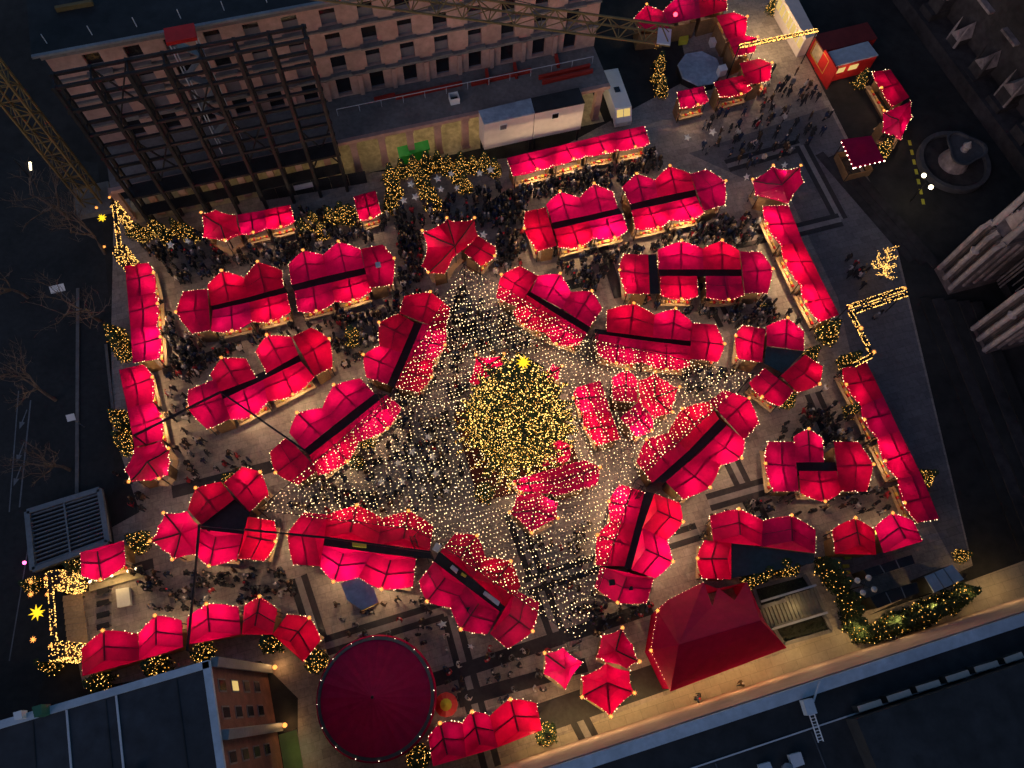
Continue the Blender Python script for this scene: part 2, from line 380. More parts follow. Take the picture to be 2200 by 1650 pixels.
# basalt bands laid into the square: two dark stripes with a light one between, or one wide dark one
BANDS = [((1120, 1151), (1202, 1379), 2), ((968, 1321), (1056, 1650), 2), ((1239, 1535), (1273, 1600), 2), ((700, 1388), (951, 1311), 2), ((925, 1463), (1205, 1370), 1.3), ((1205, 1370), (1400, 1305), 1.3),
         ((985, 1505), (1260, 1428), 1.3), ((1150, 1548), (1443, 1446), 2.6), ((1130, 1260), (1290, 1208), 2), ((1572, 992), (1640, 1130), 2), ((1522, 1080), (1650, 1043), 2), ((1745, 845), (1792, 950), 2), ((1430, 1164), (1500, 1142), 2),
         ((1562, 357), (1721, 312), 2), ((1721, 312), (1806, 472), 2), ((1806, 472), (1700, 498), 2), ((1575, 522), (1650, 505), 2), ((640, 1240), (684, 1378), 2), ((370, 1058), (590, 1001), 1.3), ((350, 800), (520, 740), 1.0), ((1120, 640), (1270, 600), 1.3), ((1490, 560), (1560, 700), 2), ((1100, 1100), (1120, 1151), 2), ((1280, 480), (1330, 640), 1.2), ((260, 1230), (330, 1210), 1.0)]
for i, (a, b_, k) in enumerate(BANDS):
    a, b_ = at(*a), at(*b_); d = (b_-a).normalized(); s = Vector((-d.y, d.x, 0)); z = UZ*(0.014+0.002*i)
    def strip(o, w, m, nm):
        q = MB().add([a+s*(o-w/2)+z, b_+s*(o-w/2)+z, b_+s*(o+w/2)+z, a+s*(o+w/2)+z], [(0, 1, 2, 3)]).build(nm, m); q['kind'] = 'structure'
    if k == 2: strip(-.62, .62, BAND, 'paving_band'); strip(.62, .62, BAND, 'paving_band'); strip(0, .62, BANDL, 'paving_band_light')
    else: strip(0, k, BAND, 'paving_band')
# broad steps along the cathedral side
for k in range(5):
    a = at(1985+k*26, 640+k*4) ; b_ = at(2205+k*26, 1190+k*4)
    struct(MB().bar(a+UZ*(.09*(k+1)), b_+UZ*(.09*(k+1)), 1.3, .18*(k+1)).build('step', CATHD if k % 2 else GROUND))
for k in range(3):
    a = at(1700+60+k*26, 330+k*6); b_ = at(1900+60+k*26, 560+k*6)
    struct(MB().bar(a+UZ*.03*(k+1), b_+UZ*.03*(k+1), 1.2, .06*(k+1)).build('step', CATHD))

# ------------------------------------------------------------------ market stalls
Z_V, Z_T = 3.0, 4.1
STALLS = []   # dict per bay
def row(phrase, tile, front, back, cluster):
    n = len(back)-1; hip = S(tile, front[1])[1] > 1080; zb = Z_V if hip else 3.55
    for i in range(n):
        STALLS.append(dict(kind='bay', phrase=phrase, cluster=cluster, n=n,
            FL=T(tile, front[2*i], Z_V), TP=T(tile, front[2*i+1], Z_T), FR=T(tile, front[2*i+2], Z_V), BR=T(tile, back[i+1], zb), BL=T(tile, back[i], zb), mid=S(tile, front[2*i+1]), hip=hip))
def poly(phrase, tile, pts, c, cluster, zc=4.7):
    P = [(T(tile, p[:2], Z_T-.1 if len(p) > 2 else Z_V), len(p) > 2) for p in pts]
    STALLS.append(dict(kind='poly', phrase=phrase, cluster=cluster, n=1, P=P, C=T(tile, c, zc), mid=S(tile, c)))

row('upper column along the left street edge', 'D', [(935, 72), (975, 140), (978, 262), (1000, 335), (988, 470), (1018, 545), (1000, 682)], [(790, 88), (808, 290), (825, 490), (840, 708)], 'stalls along the left street edge')
row('lower column along the left street edge', 'D', [(905, 715), (968, 800), (965, 955), (1025, 1047), (1022, 1195)], [(752, 750), (805, 995), (852, 1240)], 'stalls along the left street edge')
poly('splayed stall at the foot of the left street edge column', 'D', [(1022, 1195), (1070, 1250, 1), (1075, 1330), (1062, 1415), (1010, 1440, 1), (950, 1450), (820, 1460, 1), (785, 1385), (852, 1240)], (930, 1330), 'stalls along the left street edge')
c = 'stalls of the upper left double block'
row('west end of upper left double block', 'D', [(1160, 255), (1115, 388), (1218, 522)], [(1312, 235), (1332, 497)], c)
row('hotel side of upper left double block, west half', 'D', [(1312, 215), (1405, 125), (1545, 165), (1632, 68), (1785, 120)], [(1335, 345), (1565, 292), (1795, 228)], c)
row('tree side of upper left double block, west half', 'D', [(1335, 500), (1470, 507), (1592, 440), (1718, 445), (1840, 375)], [(1345, 372), (1578, 322), (1815, 262)], c)
row('hotel side of upper left double block, east half', 'R1', [(240, 430), (365, 315), (535, 350), (670, 240), (860, 300)], [(262, 610), (572, 530), (890, 462)], c)
row('tree side of upper left double block, east half', 'R1', [(318, 830), (480, 838), (635, 748), (797, 745), (955, 650)], [(290, 660), (605, 588), (905, 515)], c)
row('east end of upper left double block', 'R1', [(1045, 260), (1148, 385), (1130, 605)], [(862, 298), (930, 635)], c)
c = 'stalls of the slanting left block'
row('lower left end of the slanting left block', 'R4', [(100, 628), (98, 795), (262, 970)], [(330, 535), (458, 880)], c)
row('gapped upper side of slanting left block, nearer end', 'R4', [(285, 500), (385, 358), (595, 362)], [(375, 645), (680, 530)], c)
row('gapped upper side of slanting left block, farther end', 'R4', [(675, 300), (775, 162), (985, 175)], [(770, 485), (1045, 330)], c)
row('upper right end of the slanting left block', 'R4', [(1155, 95), (1312, 195), (1335, 435)], [(990, 175), (1180, 510)], c)
row('lower side of the slanting left block', 'R4', [(460, 880), (645, 860), (780, 725), (1000, 675), (1180, 515)], [(395, 710), (740, 545), (1065, 385)], c)
c = 'stalls of the block left of the light star top arm'
row('top end of block left of the light star top arm', 'R1', [(1235, 705), (1460, 672), (1630, 810)], [(1190, 850), (1585, 1005)], c)
row('outer side of block left of light star top arm', 'R1', [(1185, 855), (1018, 935), (1022, 1130), (882, 1212), (910, 1405)], [(1320, 930), (1210, 1190), (1090, 1460)], c)
row('light side of block left of light star top arm', 'R1', [(1592, 985), (1585, 1130), (1478, 1262), (1468, 1405), (1350, 1530)], [(1390, 940), (1270, 1225), (1150, 1490)], c)
c = 'stalls of the block above the light star left arm'
row('outer side of block above light star left arm', 'R4', [(1575, 530), (1350, 590), (1250, 785), (1035, 830), (965, 1000)], [(1700, 665), (1390, 900), (1090, 1145)], c)
row('lower left end of block above light star left arm', 'R4', [(800, 1165), (850, 1345), (1040, 1445)], [(945, 1030), (1215, 1320)], c)
row('light side of block above light star left arm', 'R4', [(1930, 780), (1810, 965), (1560, 1075), (1465, 1250), (1215, 1365)], [(1800, 670), (1480, 930), (1135, 1195)], c)
c = 'stalls below the hotel arcade'
poly('bulging stall at left end of short row below the scaffold', 'A', [(1275, 1350, 1), (1360, 1325), (1495, 1362), (1525, 1480), (1425, 1525, 1), (1285, 1500)], (1395, 1425), c)
row('short row below the scaffolded hotel wing', 'A', [(1525, 1480), (1605, 1475), (1690, 1440), (1780, 1440), (1865, 1395)], [(1500, 1360), (1670, 1330), (1835, 1295)], c)
row('small lone stall just left of the lit tree arch', 'B', [(125, 1390), (195, 1385), (262, 1345)], [(85, 1245), (225, 1205)], c)
row('long straight row below the white site cabins', 'B', [(1095, 1110), (1250, 1075), (1360, 1045), (1480, 1010), (1555, 985), (1680, 968), (1760, 948), (1870, 935), (1965, 905)], [(1055, 1000), (1315, 940), (1530, 888), (1735, 838), (1925, 795)], c)
c = 'pinwheel stall at the light star top tip'
poly('pinwheel stall with four points above light star top tip', 'R1', [(1390, 148, 1), (1530, 95), (1600, 38, 1), (1715, 60), (1838, 38, 1), (1868, 185), (1740, 300), (1640, 390), (1575, 510), (1440, 505, 1), (1382, 440), (1430, 280)], (1670, 270), c)
row('side wing of the pinwheel stall above light star top tip', 'R1', [(2015, 280), (2010, 365), (1885, 440)], [(1868, 185), (1745, 330)], c)
c = 'stalls of the upper right double block'
row('west end of the upper right double block', 'R2', [(275, 498), (265, 650), (385, 840)], [(450, 460), (545, 790)], c)
row('hotel side of upper right double block, west half', 'R2', [(452, 440), (572, 330), (740, 380), (865, 262), (1030, 330)], [(505, 595), (790, 535), (1070, 470)], c)
row('lower side of upper right double block, west half', 'R2', [(560, 800), (740, 800), (862, 720), (1040, 725), (1155, 650)], [(520, 650), (820, 580), (1105, 515)], c)
row('hotel side of upper right double block, east half', 'R2', [(1105, 290), (1230, 178), (1390, 225), (1515, 110), (1690, 170)], [(1175, 435), (1415, 375), (1735, 310)], c)
row('lower side of upper right double block, east half', 'R2', [(1220, 640), (1412, 640), (1525, 565), (1708, 568), (1810, 505)], [(1185, 485), (1475, 430), (1740, 365)], c)
row('east end of the upper right double block', 'R2', [(1830, 135), (1995, 240), (1990, 440)], [(1690, 175), (1810, 490)], c)
c = 'stalls of the level block at the right'
row('detached left end of the level right block', 'R3', [(160, 262), (122, 405), (190, 605)], [(370, 268), (385, 605)], c)
row('upper side of the level right block', 'R3', [(450, 230), (655, 152), (840, 215), (1003, 150), (1155, 235)], [(460, 395), (845, 395), (1170, 395)], c)
row('lower side of level right block, left of the gap', 'R3', [(480, 615), (655, 655), (800, 620)], [(470, 452), (790, 452)], c)
row('lower side of level right block, right of the gap', 'R3', [(870, 630), (1060, 660), (1195, 610)], [(865, 452), (1170, 452)], c)
row('right end of the level right block', 'R3', [(1340, 245), (1440, 395), (1395, 600)], [(1160, 240), (1200, 600)], c)
c = 'stalls of the block right of the light star top arm'
row('top end of block right of the light star top arm', 'R2', [(230, 965), (68, 1045), (25, 1240)], [(385, 1052), (215, 1320)], c)
row('outer side of block right of light star top arm', 'R2', [(385, 1050), (575, 1035), (665, 1190), (845, 1185), (935, 1330)], [(320, 1190), (590, 1335), (830, 1490)], c)
row('light side of block right of light star top arm', 'R2', [(170, 1360), (258, 1478), (445, 1530), (540, 1640), (745, 1640)], [(290, 1215), (540, 1380), (805, 1540)], c)
c = 'stalls of the block above the light star right arm'
row('outer side of block above light star right arm', 'R3', [(15, 745), (245, 690), (425, 785), (605, 735), (745, 845)], [(15, 930), (410, 980), (735, 1010)], c)
row('right end of block above the light star right arm', 'R3', [(950, 870), (1025, 1040), (970, 1190)], [(745, 855), (730, 1165)], c)
row('light side of block above light star right arm', 'R3', [(-60, 1120), (95, 1205), (320, 1185), (525, 1260), (730, 1225)], [(-90, 945), (320, 1005), (735, 1055)], c)
c = 'ring of stalls round the teal roof'
row('left stall of the ring round the teal roof', 'R3', [(1185, 875), (1120, 970), (1150, 1165)], [(1380, 905), (1350, 1195)], c)
row('top stall of the ring round the teal roof', 'R3', [(1385, 885), (1565, 815), (1710, 930)], [(1390, 1050), (1710, 1095)], c)
row('right stall of the ring round the teal roof', 'R3', [(1870, 1230), (1840, 1385), (1650, 1450)], [(1720, 1125), (1510, 1310)], c)
row('bottom stall of the ring round the teal roof', 'R3', [(1240, 1365), (1345, 1495), (1510, 1570)], [(1370, 1240), (1625, 1440)], c)
c = 'stalls along the cathedral side'
poly('fan stall with three points beside the paving rectangle', 'C', [(460, 1140, 1), (590, 1052, 1), (680, 1075), (765, 1052, 1), (785, 1150), (690, 1285), (480, 1230)], (650, 1165), c)
row('upper column along the cathedral side', 'full', [(1640, 443), (1647, 482), (1679, 527), (1687, 562), (1720, 612), (1730, 649), (1762, 692)], [(1694, 441), (1725, 520), (1767, 605), (1803, 676)], c)
row('lower column along the cathedral side', 'full', [(1811, 791), (1817, 827), (1852, 871), (1856, 902), (1886, 941), (1900, 991), (1930, 1029), (1942, 1081), (1972, 1123)], [(1862, 779), (1898, 852), (1932, 925), (1979, 1019), (2018, 1114)], c)
c = 'cross of stalls round a dark yard'
row('left stall of the cross beside the lower cathedral column', 'F', [(560, 1205), (540, 1345), (600, 1520)], [(725, 1205), (755, 1520)], c)
row('top stall of the cross beside the lower cathedral column', 'F', [(720, 1175), (815, 1125), (905, 1185)], [(735, 1335), (915, 1335)], c)
row('right stall of the cross beside the lower cathedral column', 'F', [(1130, 1205), (1225, 1350), (1185, 1520)], [(975, 1205), (1015, 1520)], c)
row('bottom stall of the cross beside the lower cathedral column', 'F', [(765, 1525), (918, 1585), (1020, 1525)], [(755, 1390), (995, 1390)], c)
c = 'stalls of the block below the light star right arm'
row('upper right end of block below light star right arm', 'R5', [(1220, 75), (1435, 145), (1525, 355)], [(1090, 165), (1395, 500)], c)
row('light side of block below light star right arm', 'R5', [(1090, 170), (860, 235), (745, 440), (553, 500), (470, 690)], [(1180, 320), (910, 600), (605, 870)], c)
row('outer side of block below light star right arm', 'R5', [(1400, 495), (1370, 660), (1190, 715), (1100, 912), (870, 1010)], [(1245, 375), (1010, 615), (720, 860)], c)
c = 'stalls of the block right of the light star bottom arm'
row('light side of block right of light star bottom arm', 'full', [(1332, 1040), (1308, 1078), (1313, 1120), (1283, 1150), (1281, 1215)], [(1385, 1057), (1366, 1127), (1342, 1217)], c)
row('outer side of block right of light star bottom arm', 'full', [(1460, 1080), (1467, 1122), (1433, 1160), (1445, 1207), (1408, 1243)], [(1406, 1060), (1380, 1134), (1356, 1224)], c)
row('bottom end with two vents right of light star bottom arm', 'R7', [(1590, 560), (1785, 700), (2040, 700)], [(1640, 390), (2100, 490)], c)
c = 'angled stalls above the red pavilion'
row('angled row above the big red pavilion', 'R5', [(1100, 1155), (1345, 1095), (1560, 1195), (1800, 1150), (2010, 1275)], [(1130, 1370), (1540, 1415), (2005, 1475)], c)
row('stall just above the left corner of the red pavilion', 'R5', [(1055, 1360), (990, 1520), (1040, 1690)], [(1285, 1385), (1285, 1700)], c)
c = 'pair of stalls above the dark cabins'
row('left stall of the pair above the dark cabins', 'I', [(965, 140), (1110, 68), (1232, 140)], [(985, 295), (1245, 300)], c)
row('right stall of the pair above the dark cabins', 'I', [(1235, 130), (1345, 38), (1480, 85)], [(1290, 290), (1538, 215)], c)
c = 'ring of stalls at the light star left tip'
row('upper right stall of ring at light star left tip', 'R6', [(800, 55), (960, 100), (1025, 290)], [(640, 190), (865, 440)], c)
row('upper left stall of ring at light star left tip', 'R6', [(620, 180), (405, 235), (335, 420)], [(735, 330), (450, 550)], c)
poly('three pointed corner stall of ring at light star left tip', 'R6', [(130, 450, 1), (330, 430), (440, 560), (400, 800), (205, 850, 1), (115, 770), (15, 690, 1), (75, 560)], (270, 620), c)
row('bottom stall of ring at light star left tip', 'R6', [(405, 810), (520, 905), (755, 840)], [(440, 590), (805, 630)], c)
row('right stall of ring at light star left tip', 'R6', [(1075, 515), (1090, 695), (985, 860)], [(850, 480), (765, 840)], c)
c = 'stalls of the block below the light star left arm'
row('left end of block below the light star left arm', 'R6', [(1330, 445), (1190, 632), (1240, 890)], [(1540, 460), (1470, 905)], c)
row('light side of block below light star left arm', 'full', [(705, 1105), (767, 1086), (821, 1114), (878, 1098), (931, 1131)], [(695, 1155), (810, 1172), (923, 1183)], c)
row('outer side of block below light star left arm', 'full', [(687, 1216), (717, 1250), (770, 1240), (820, 1266), (887, 1260)], [(695, 1172), (800, 1187), (894, 1199)], c)
c = 'stalls of the block left of the light star bottom arm'
row('light side of block left of light star bottom arm', 'R7', [(390, 105), (580, 125), (650, 310), (870, 345), (955, 560)], [(262, 262), (545, 490), (820, 735)], c)
row('bottom end of block left of the light star bottom arm', 'R7', [(1115, 700), (1058, 945), (840, 1095)], [(910, 590), (690, 965)], c)
row('outer side of block left of light star bottom arm', 'R7', [(80, 515), (150, 690), (350, 740), (440, 930), (670, 970)], [(210, 345), (490, 560), (775, 775)], c)
c = 'three free stalls at the light star bottom tip'
poly('left of three free stalls at light star bottom tip', 'R7', [(1160, 1132, 1), (1320, 1082), (1490, 1210), (1340, 1448), (1150, 1310)], (1340, 1265), c)
poly('upper right of three free stalls at light star bottom tip', 'R7', [(1828, 915, 1), (1920, 1060), (1975, 1205, 1), (1870, 1270), (1690, 1215), (1600, 1170), (1650, 980)], (1775, 1110), c)
poly('lowest of three free stalls at light star bottom tip', 'R7', [(1690, 1218), (1890, 1285), (1930, 1475, 1), (1728, 1675, 1), (1480, 1510, 1), (1475, 1335)], (1700, 1390), c)
c = 'row of stalls right of the round tent'
row('row right of the round tent', 'H', [(560, 1455), (635, 1365), (775, 1365), (838, 1293), (950, 1320), (1080, 1215), (1245, 1240)], [(590, 1640), (800, 1580), (1000, 1520), (1280, 1410)], c)
c = 'curved row of stalls at the lower left'
row('first stall of the curved row by the dark blue roof', 'G', [(515, 895), (655, 780), (870, 800)], [(520, 1070), (880, 970)], c)
row('second stall of the curved row by the dark blue roof', 'G', [(875, 800), (985, 685), (1150, 715)], [(880, 970), (1160, 885)], c)
row('third stall of the curved row by the dark blue roof', 'G', [(1185, 700), (1310, 612), (1510, 630)], [(1185, 870), (1525, 805)], c)
row('narrow fourth stall of the curved row, above dark blue roof', 'G', [(1545, 625), (1645, 565), (1755, 645)], [(1530, 805), (1725, 805)], c)
row('turned last stall of the curved row beside round tent', 'G', [(1815, 680), (1960, 700), (2030, 840)], [(1725, 805), (1920, 980)], c)
row('lone stall right of the slatted steel grate', 'G', [(515, 435), (640, 460), (795, 360)], [(508, 285), (785, 210)], 'lone stall by the grate')
c = 'stalls round the giant fir'
poly('stall behind the giant fir, left of its star', 'R8', [(170, 95, 1), (290, 110), (410, 85, 1), (420, 150), (350, 225), (250, 285), (200, 385, 1), (110, 320)], (255, 195), c)
poly('stall behind the giant fir, right of its star', 'R8', [(910, 190, 1), (880, 300), (800, 330), (740, 240), (830, 165)], (830, 240), c)
row('slanting row under lights right of the giant fir', 'R8', [(1030, 370), (1005, 465), (1095, 590), (1105, 725), (1235, 865)], [(1240, 310), (1330, 590), (1415, 810)], c)
row('small bright stall under lights right of giant fir', 'R8', [(1340, 290), (1465, 220), (1560, 300)], [(1345, 480), (1555, 495)], c)
poly('three pointed stall under lights right of giant fir', 'R8', [(1565, 310), (1710, 240, 1), (1820, 320), (1918, 370, 1), (1880, 480), (1858, 585, 1), (1700, 640), (1560, 490)], (1710, 450), c)
row('lower stall under lights right of giant fir', 'R8', [(1695, 650), (1680, 745), (1540, 790)], [(1570, 490), (1410, 630)], c)
row('stall tucked against lower right of giant fir', 'R8', [(890, 820), (988, 880), (965, 1005)], [(770, 880), (740, 1050)], c)
row('long stall under lights below giant fir', 'R8', [(1090, 990), (1235, 1058), (1210, 1210)], [(850, 1060), (830, 1310)], c)
row('broad stall under lights between giant fir and hexagon', 'R8', [(490, 1170), (500, 1205), (560, 1260)], [(850, 1062), (835, 1290)], c)
poly('hexagonal stall under lights below the giant fir', 'R8', [(458, 1445, 1), (520, 1290), (700, 1255), (880, 1360), (872, 1495, 1), (648, 1620, 1)], (670, 1425), c)
c = 'stalls round the blue octagon'
row('upper left stall of the yard round the blue octagon', 'full', [(1363, 39), (1389, 11), (1424, 24)], [(1372, 66), (1438, 60)], c)
row('upper row of the yard round the blue octagon', 'full', [(1424, 24), (1455, -6), (1500, -12), (1535, -22), (1562, -5)], [(1436, 52), (1505, 38), (1562, 22)], c)
row('upper right stall of the yard round the blue octagon', 'C', [(340, 78), (428, 110), (415, 230)], [(230, 100), (300, 245)], c)
row('stall under the gold light beam by blue octagon', 'C', [(430, 225), (492, 240), (475, 330)], [(305, 245), (355, 360)], c)
row('lower right stall of the yard round the blue octagon', 'C', [(500, 370), (583, 402), (570, 510)], [(380, 400), (430, 540)], c)
row('lower middle stall of the yard round the blue octagon', 'C', [(255, 612), (388, 600), (460, 560)], [(215, 520), (400, 475)], c)
row('lower left stall of the yard round the blue octagon', 'C', [(5, 680), (115, 668), (185, 635)], [(-20, 580), (150, 545)], c)
c = 'bent stalls beside the fountain'
row('upper stall of the bent pair left of fountain', 'C', [(1222, 455), (1275, 560), (1350, 675)], [(1335, 440), (1455, 615)], c)
poly('lower stall of the bent pair left of fountain', 'C', [(1290, 705, 1), (1365, 680), (1468, 635), (1472, 740), (1405, 882), (1285, 830)], (1390, 755), c)

def inpoly(p, P):
    r = False; n = len(P)
    for i in range(n):
        a, b = P[i], P[(i+1) % n]
        if (a[1] > p[1]) != (b[1] > p[1]) and p[0] < (b[0]-a[0])*(p[1]-a[1])/(b[1]-a[1])+a[0]: r = not r
    return r
for s in STALLS:
    s['out'] = [s['FL'], s['TP'], s['FR'], s['BR'], s['BL']] if s['kind'] == 'bay' else [p for p, t in s['P']]
    s['cen'] = sum(s['out'], Vector())/len(s['out'])
def taken(p, me=None): return any(inpoly(p, s['out']) for s in STALLS if s is not me)

def lerp(a, b, t): return a+(b-a)*t
def edge_curve(a, b, inward, conc, n=7, sag=0.0):
    return [lerp(a, b, i/n)+inward*(conc*4*(i/n)*(1-i/n))-UZ*(sag*4*(i/n)*(1-i/n)) for i in range(n+1)]
def along(pts, step):
    out = []; acc = 0.0
    for i in range(len(pts)-1):
        a, b = pts[i], pts[i+1]; L = (b-a).length; t = acc
        while t < L: out.append(lerp(a, b, t/L)); t += step
        acc = t-L
    return out
ORD = ['first', 'second', 'third', 'fourth', 'fifth']
def stall_label(s):
    if s['n'] == 1: return 'red canopy stall, '+s['phrase']
    mates = [q for q in STALLS if q['phrase'] == s['phrase']]
    xs = [q['mid'][0] for q in mates]; ys = [q['mid'][1] for q in mates]
    hor = max(xs)-min(xs) >= max(ys)-min(ys)
    k = sorted(mates, key=lambda q: q['mid'][0] if hor else q['mid'][1]).index(s)
    if len(mates) == 2: w = ('left', 'right')[k] if hor else ('upper', 'lower')[k]; return 'red canopy stall, %s one on %s' % (w, s['phrase'])
    return 'red canopy stall, %s from %s on %s' % (ORD[k], 'left' if hor else 'top', s['phrase'])

rnd = random.Random(3)
def make_stall(s):
    c = s['cen']; root = thing('market_stall', (c.x, c.y, 0), stall_label(s), 'stall', s['cluster'])
    can = MB(); can.smooth = False; lights = []; beams = []
    if s['kind'] == 'bay':
        FL, TP, FR, BR, BL = (s[k] for k in ('FL', 'TP', 'FR', 'BR', 'BL'))
        bm = (BL+BR)/2; hip = s['hip']; bk = lerp(TP, Vector((bm.x, bm.y, TP.z)), 0.80) if hip else bm.copy(); bk.z = Z_T+.12 if hip else bm.z+.03
        inw = (bm-(FL+FR)/2); inw.z = 0; dep = inw.length; inw.normalize()
        for (a, b, back) in ((FL, TP, BL), (TP, FR, BR)):
            ra, rb = (BL, bk) if a is FL else (bk, BR)
            n = 6; G = []
            for j in range(n+1):
                v = j/n; A = lerp(a, ra, v); B = lerp(b, rb, v)
                G.append([lerp(A, B, i/n)+inw*(-.10*4*(i/n)*(1-i/n)*(1-v)**2)-UZ*(4*(i/n)*(1-i/n)*(.02+.22*v*(1-v))) for i in range(n+1)])
            can.grid(G)
            fr = G[0]; lights += fr if a is FL else fr[1:]
            # valance below the front hem
            can.grid([fr, [p-UZ*.22+inw*.02 for p in fr]])
            k = 1.3/max(dep, 2.0)
            A = lerp(a, ra, k); B = lerp(b, rb, k)
            beams.append([lerp(A, B, i/4)-UZ*(4*(i/4)*(1-i/4)*(.02+.22*k*(1-k))+.07) for i in range(5)])
        if hip: can.add([BL, BR, bk], [(0, 1, 2)])
        ridge = [TP-UZ*.07, lerp(TP, bk, .5)-UZ*.07, bk-UZ*.07]
        seqs = [lights]
        for (a, b, nb) in ((FL, BL, FR), (FR, BR, FL), (BL, BR, FL)):
            m = (a+b)/2; o = m-(c*.5+m*.5); o = (m-c); o.z = 0; o.normalize()
            if not taken(m+o*.55, s) and not taken(lerp(a, b, .25)+o*.55, s) and not (b is BR and a is BL): seqs.append([a, b])
        iFL, iFR, iBL, iBR = [Vector((lerp(q, c, .14).x, lerp(q, c, .14).y, 0)) for q in (FL, FR, BL, BR)]
        up = UZ*2.6
        for nm, a, b in (('back_wall', iBL, iBR), ('side_wall', lerp(iFL, iBL, .25), iBL), ('side_wall', lerp(iFR, iBR, .25), iBR)):
            MB().bar(a+up/2, b+up/2, .06, 2.6).build(nm, WOOD, root)
        MB().bar(iFL+UZ*.95, iFR+UZ*.95, .7, .08).build('counter', WOODLT, root)
        MB().bar(iFL+inw*.2+UZ*.45, iFR+inw*.2+UZ*.45, .05, .9).build('counter_front', WOOD, root)
        a, b = lerp(iFL, iFR, .12)+inw*.1, lerp(iFL, iFR, .88)+inw*.1
        gd = MB()
        for i in range(9):
            p = lerp(a, b, i/8); h = rnd.uniform(.1, .3); gd.box(p+UZ*(.99+h/2), rnd.uniform(.15, .3), rnd.uniform(.2, .4), h, mi=i % 3)
        tag(gd.build('goods', [WOODLT, GOLDM, REDP], root), kind='stuff')
        for q in (iFL, iFR): MB().tube([q, q+UZ*2.95], .05, 6).build('post', FRAME, root)
        fm_ = (FL+FR)/2; lps = [lerp(lerp(c, fm_, rnd.uniform(.35, .75)), FL, rnd.uniform(.15, .4)), lerp(lerp(c, fm_, rnd.uniform(.35, .75)), FR, rnd.uniform(.15, .4))]
        tips = [TP]; fl_ = lerp(FL, FR, rnd.uniform(.3, .7)) if rnd.random() < .5 and s['mid'][1] < 1470 else None
    else:
        P = s['P']; C = s['C']; n = len(P); k = 5
        ring = []
        for i in range(n):
            (a, ta), (b, tb) = P[i], P[(i+1) % n]
            m = (a+b)/2; inw = C-m; inw.z = 0; inw.normalize()
            ed = edge_curve(a, b, inw, .16, k, .06)
            for j in range(k):
                p, q = ed[j], ed[j+1]; pm, qm = lerp(p, C, .5)-UZ*.18, lerp(q, C, .5)-UZ*.18
                can.add([p, q, qm, pm], [(0, 1, 2, 3)]); can.add([pm, qm, C], [(0, 1, 2)])
            o = -inw
            if not taken(m+o*.5, s):
                lights = ed; ring.append(ed); can.grid([ed, [x-UZ*.22 for x in ed]])
            if ta: beams.append([a-UZ*.07, lerp(a, C, .5)-UZ*.25, C-UZ*.08])
        seqs = ring; tips = [a for a, t in P if t]
        G = [Vector((lerp(p, C, .2).x, lerp(p, C, .2).y, 0)) for p, t in P]
        for i in range(n):
            a, b = G[i], G[(i+1) % n]
            if i % 3 == 2: MB().bar(a+UZ*1.3, b+UZ*1.3, .06, 2.6).build('back_wall', WOOD, root)
            else: MB().bar(a+UZ*.95, b+UZ*.95, .55, .08).build('counter', WOODLT, root)
        for g in G[::2]: MB().tube([g, g+UZ*2.95], .05, 6).build('post', FRAME, root)
        MB().tube([Vector((C.x, C.y, 0)), Vector((C.x, C.y, C.z-.1))], .07, 6).build('centre_pole', FRAME, root)
        fl_ = None; ridge = None; i0 = rnd.randrange(n); lps = [lerp(c, P[(i0+k*n//3) % n][0], rnd.uniform(.35, .65)) for k in range(3)]
    can.face_up().build('canopy', RED, root)
    fb = MB()
    if ridge: MB().tube(ridge, .075, 5).build('ridge_beam', FRAME, root)
    for bp in beams: MB().tube(bp, .075, 5).build('cross_beam', FRAME, root)
    bl = MB()
    for q in seqs:
        for p in along(q, .31):
            if rnd.random() < .14: continue
            bl.bulb((p.x+rnd.uniform(-.1, .1), p.y+rnd.uniform(-.1, .1), p.z+rnd.uniform(-.09, .07)), rnd.choice((.024, .034, .046, .062)))
    if bl.v: tag(bl.build('fairy_lights', BULB, root), kind='stuff')
    for tp in tips: place('star_lamp', ME_TIP, tp+UZ*.18, rnd.uniform(0, 1), 1, root)
    bright = s['kind'] == 'bay' and any(w in s['phrase'] for w in ('lower side of the slanting left', 'outer side of block right of light star bottom', 'upper column along the cathedral', 'lower side of upper right', 'long straight row', 'outer side of block below light star left', 'lower column along the left'))
    if bright: fl_ = (s['FL']+s['FR'])/2
    if fl_ is not None: q_ = lerp(fl_, c, .02 if bright else .1); lamp((q_.x, q_.y, 2.3), rnd.uniform(150, 260) if bright else rnd.uniform(45, 130), (1, .71, .36), .1, root)
    for lp in lps: lamp((lp.x, lp.y, 2.62), 38*rnd.choice((.15, .5, .9, 1.3, 2.2))*rnd.uniform(.7, 1.3), (1, .74, .45), .1, root)
for s in STALLS: make_stall(s)

# square canopy with big white bulbs
P4 = [T('C', p, 3.1) for p in ((1020, 890), (1210, 865), (1290, 1020), (1100, 1065))]
cc = sum(P4, Vector())/4
r = thing('square_stall', (cc.x, cc.y, 0), 'square flat topped dull red stall edged with big white bulbs', 'stall')
MB().prism(P4, 3.05, 3.3).build('roof', DULLRED, r)
for p in P4: q = lerp(p, cc, .12); MB().tube([(q.x, q.y, 0), (q.x, q.y, 3.05)], .06, 6).build('post', FRAME, r)
cb = MB(); 
for i in range(4): a, b = lerp(P4[i], cc, .15), lerp(P4[(i+1) % 4], cc, .15); cb.bar((a.x, a.y, .6), (b.x, b.y, .6), .1, 1.2)
cb.build('counter', WOOD, r)
bl = MB()
for i in (2, 3):
    for p in along([P4[i]+UZ*.1, P4[(i+1) % 4]+UZ*.1], .62): bl.bulb(p+(p-cc)*.03, rnd.uniform(.05, .1))
tag(bl.build('bulb_row', BULBX, r), kind='stuff')
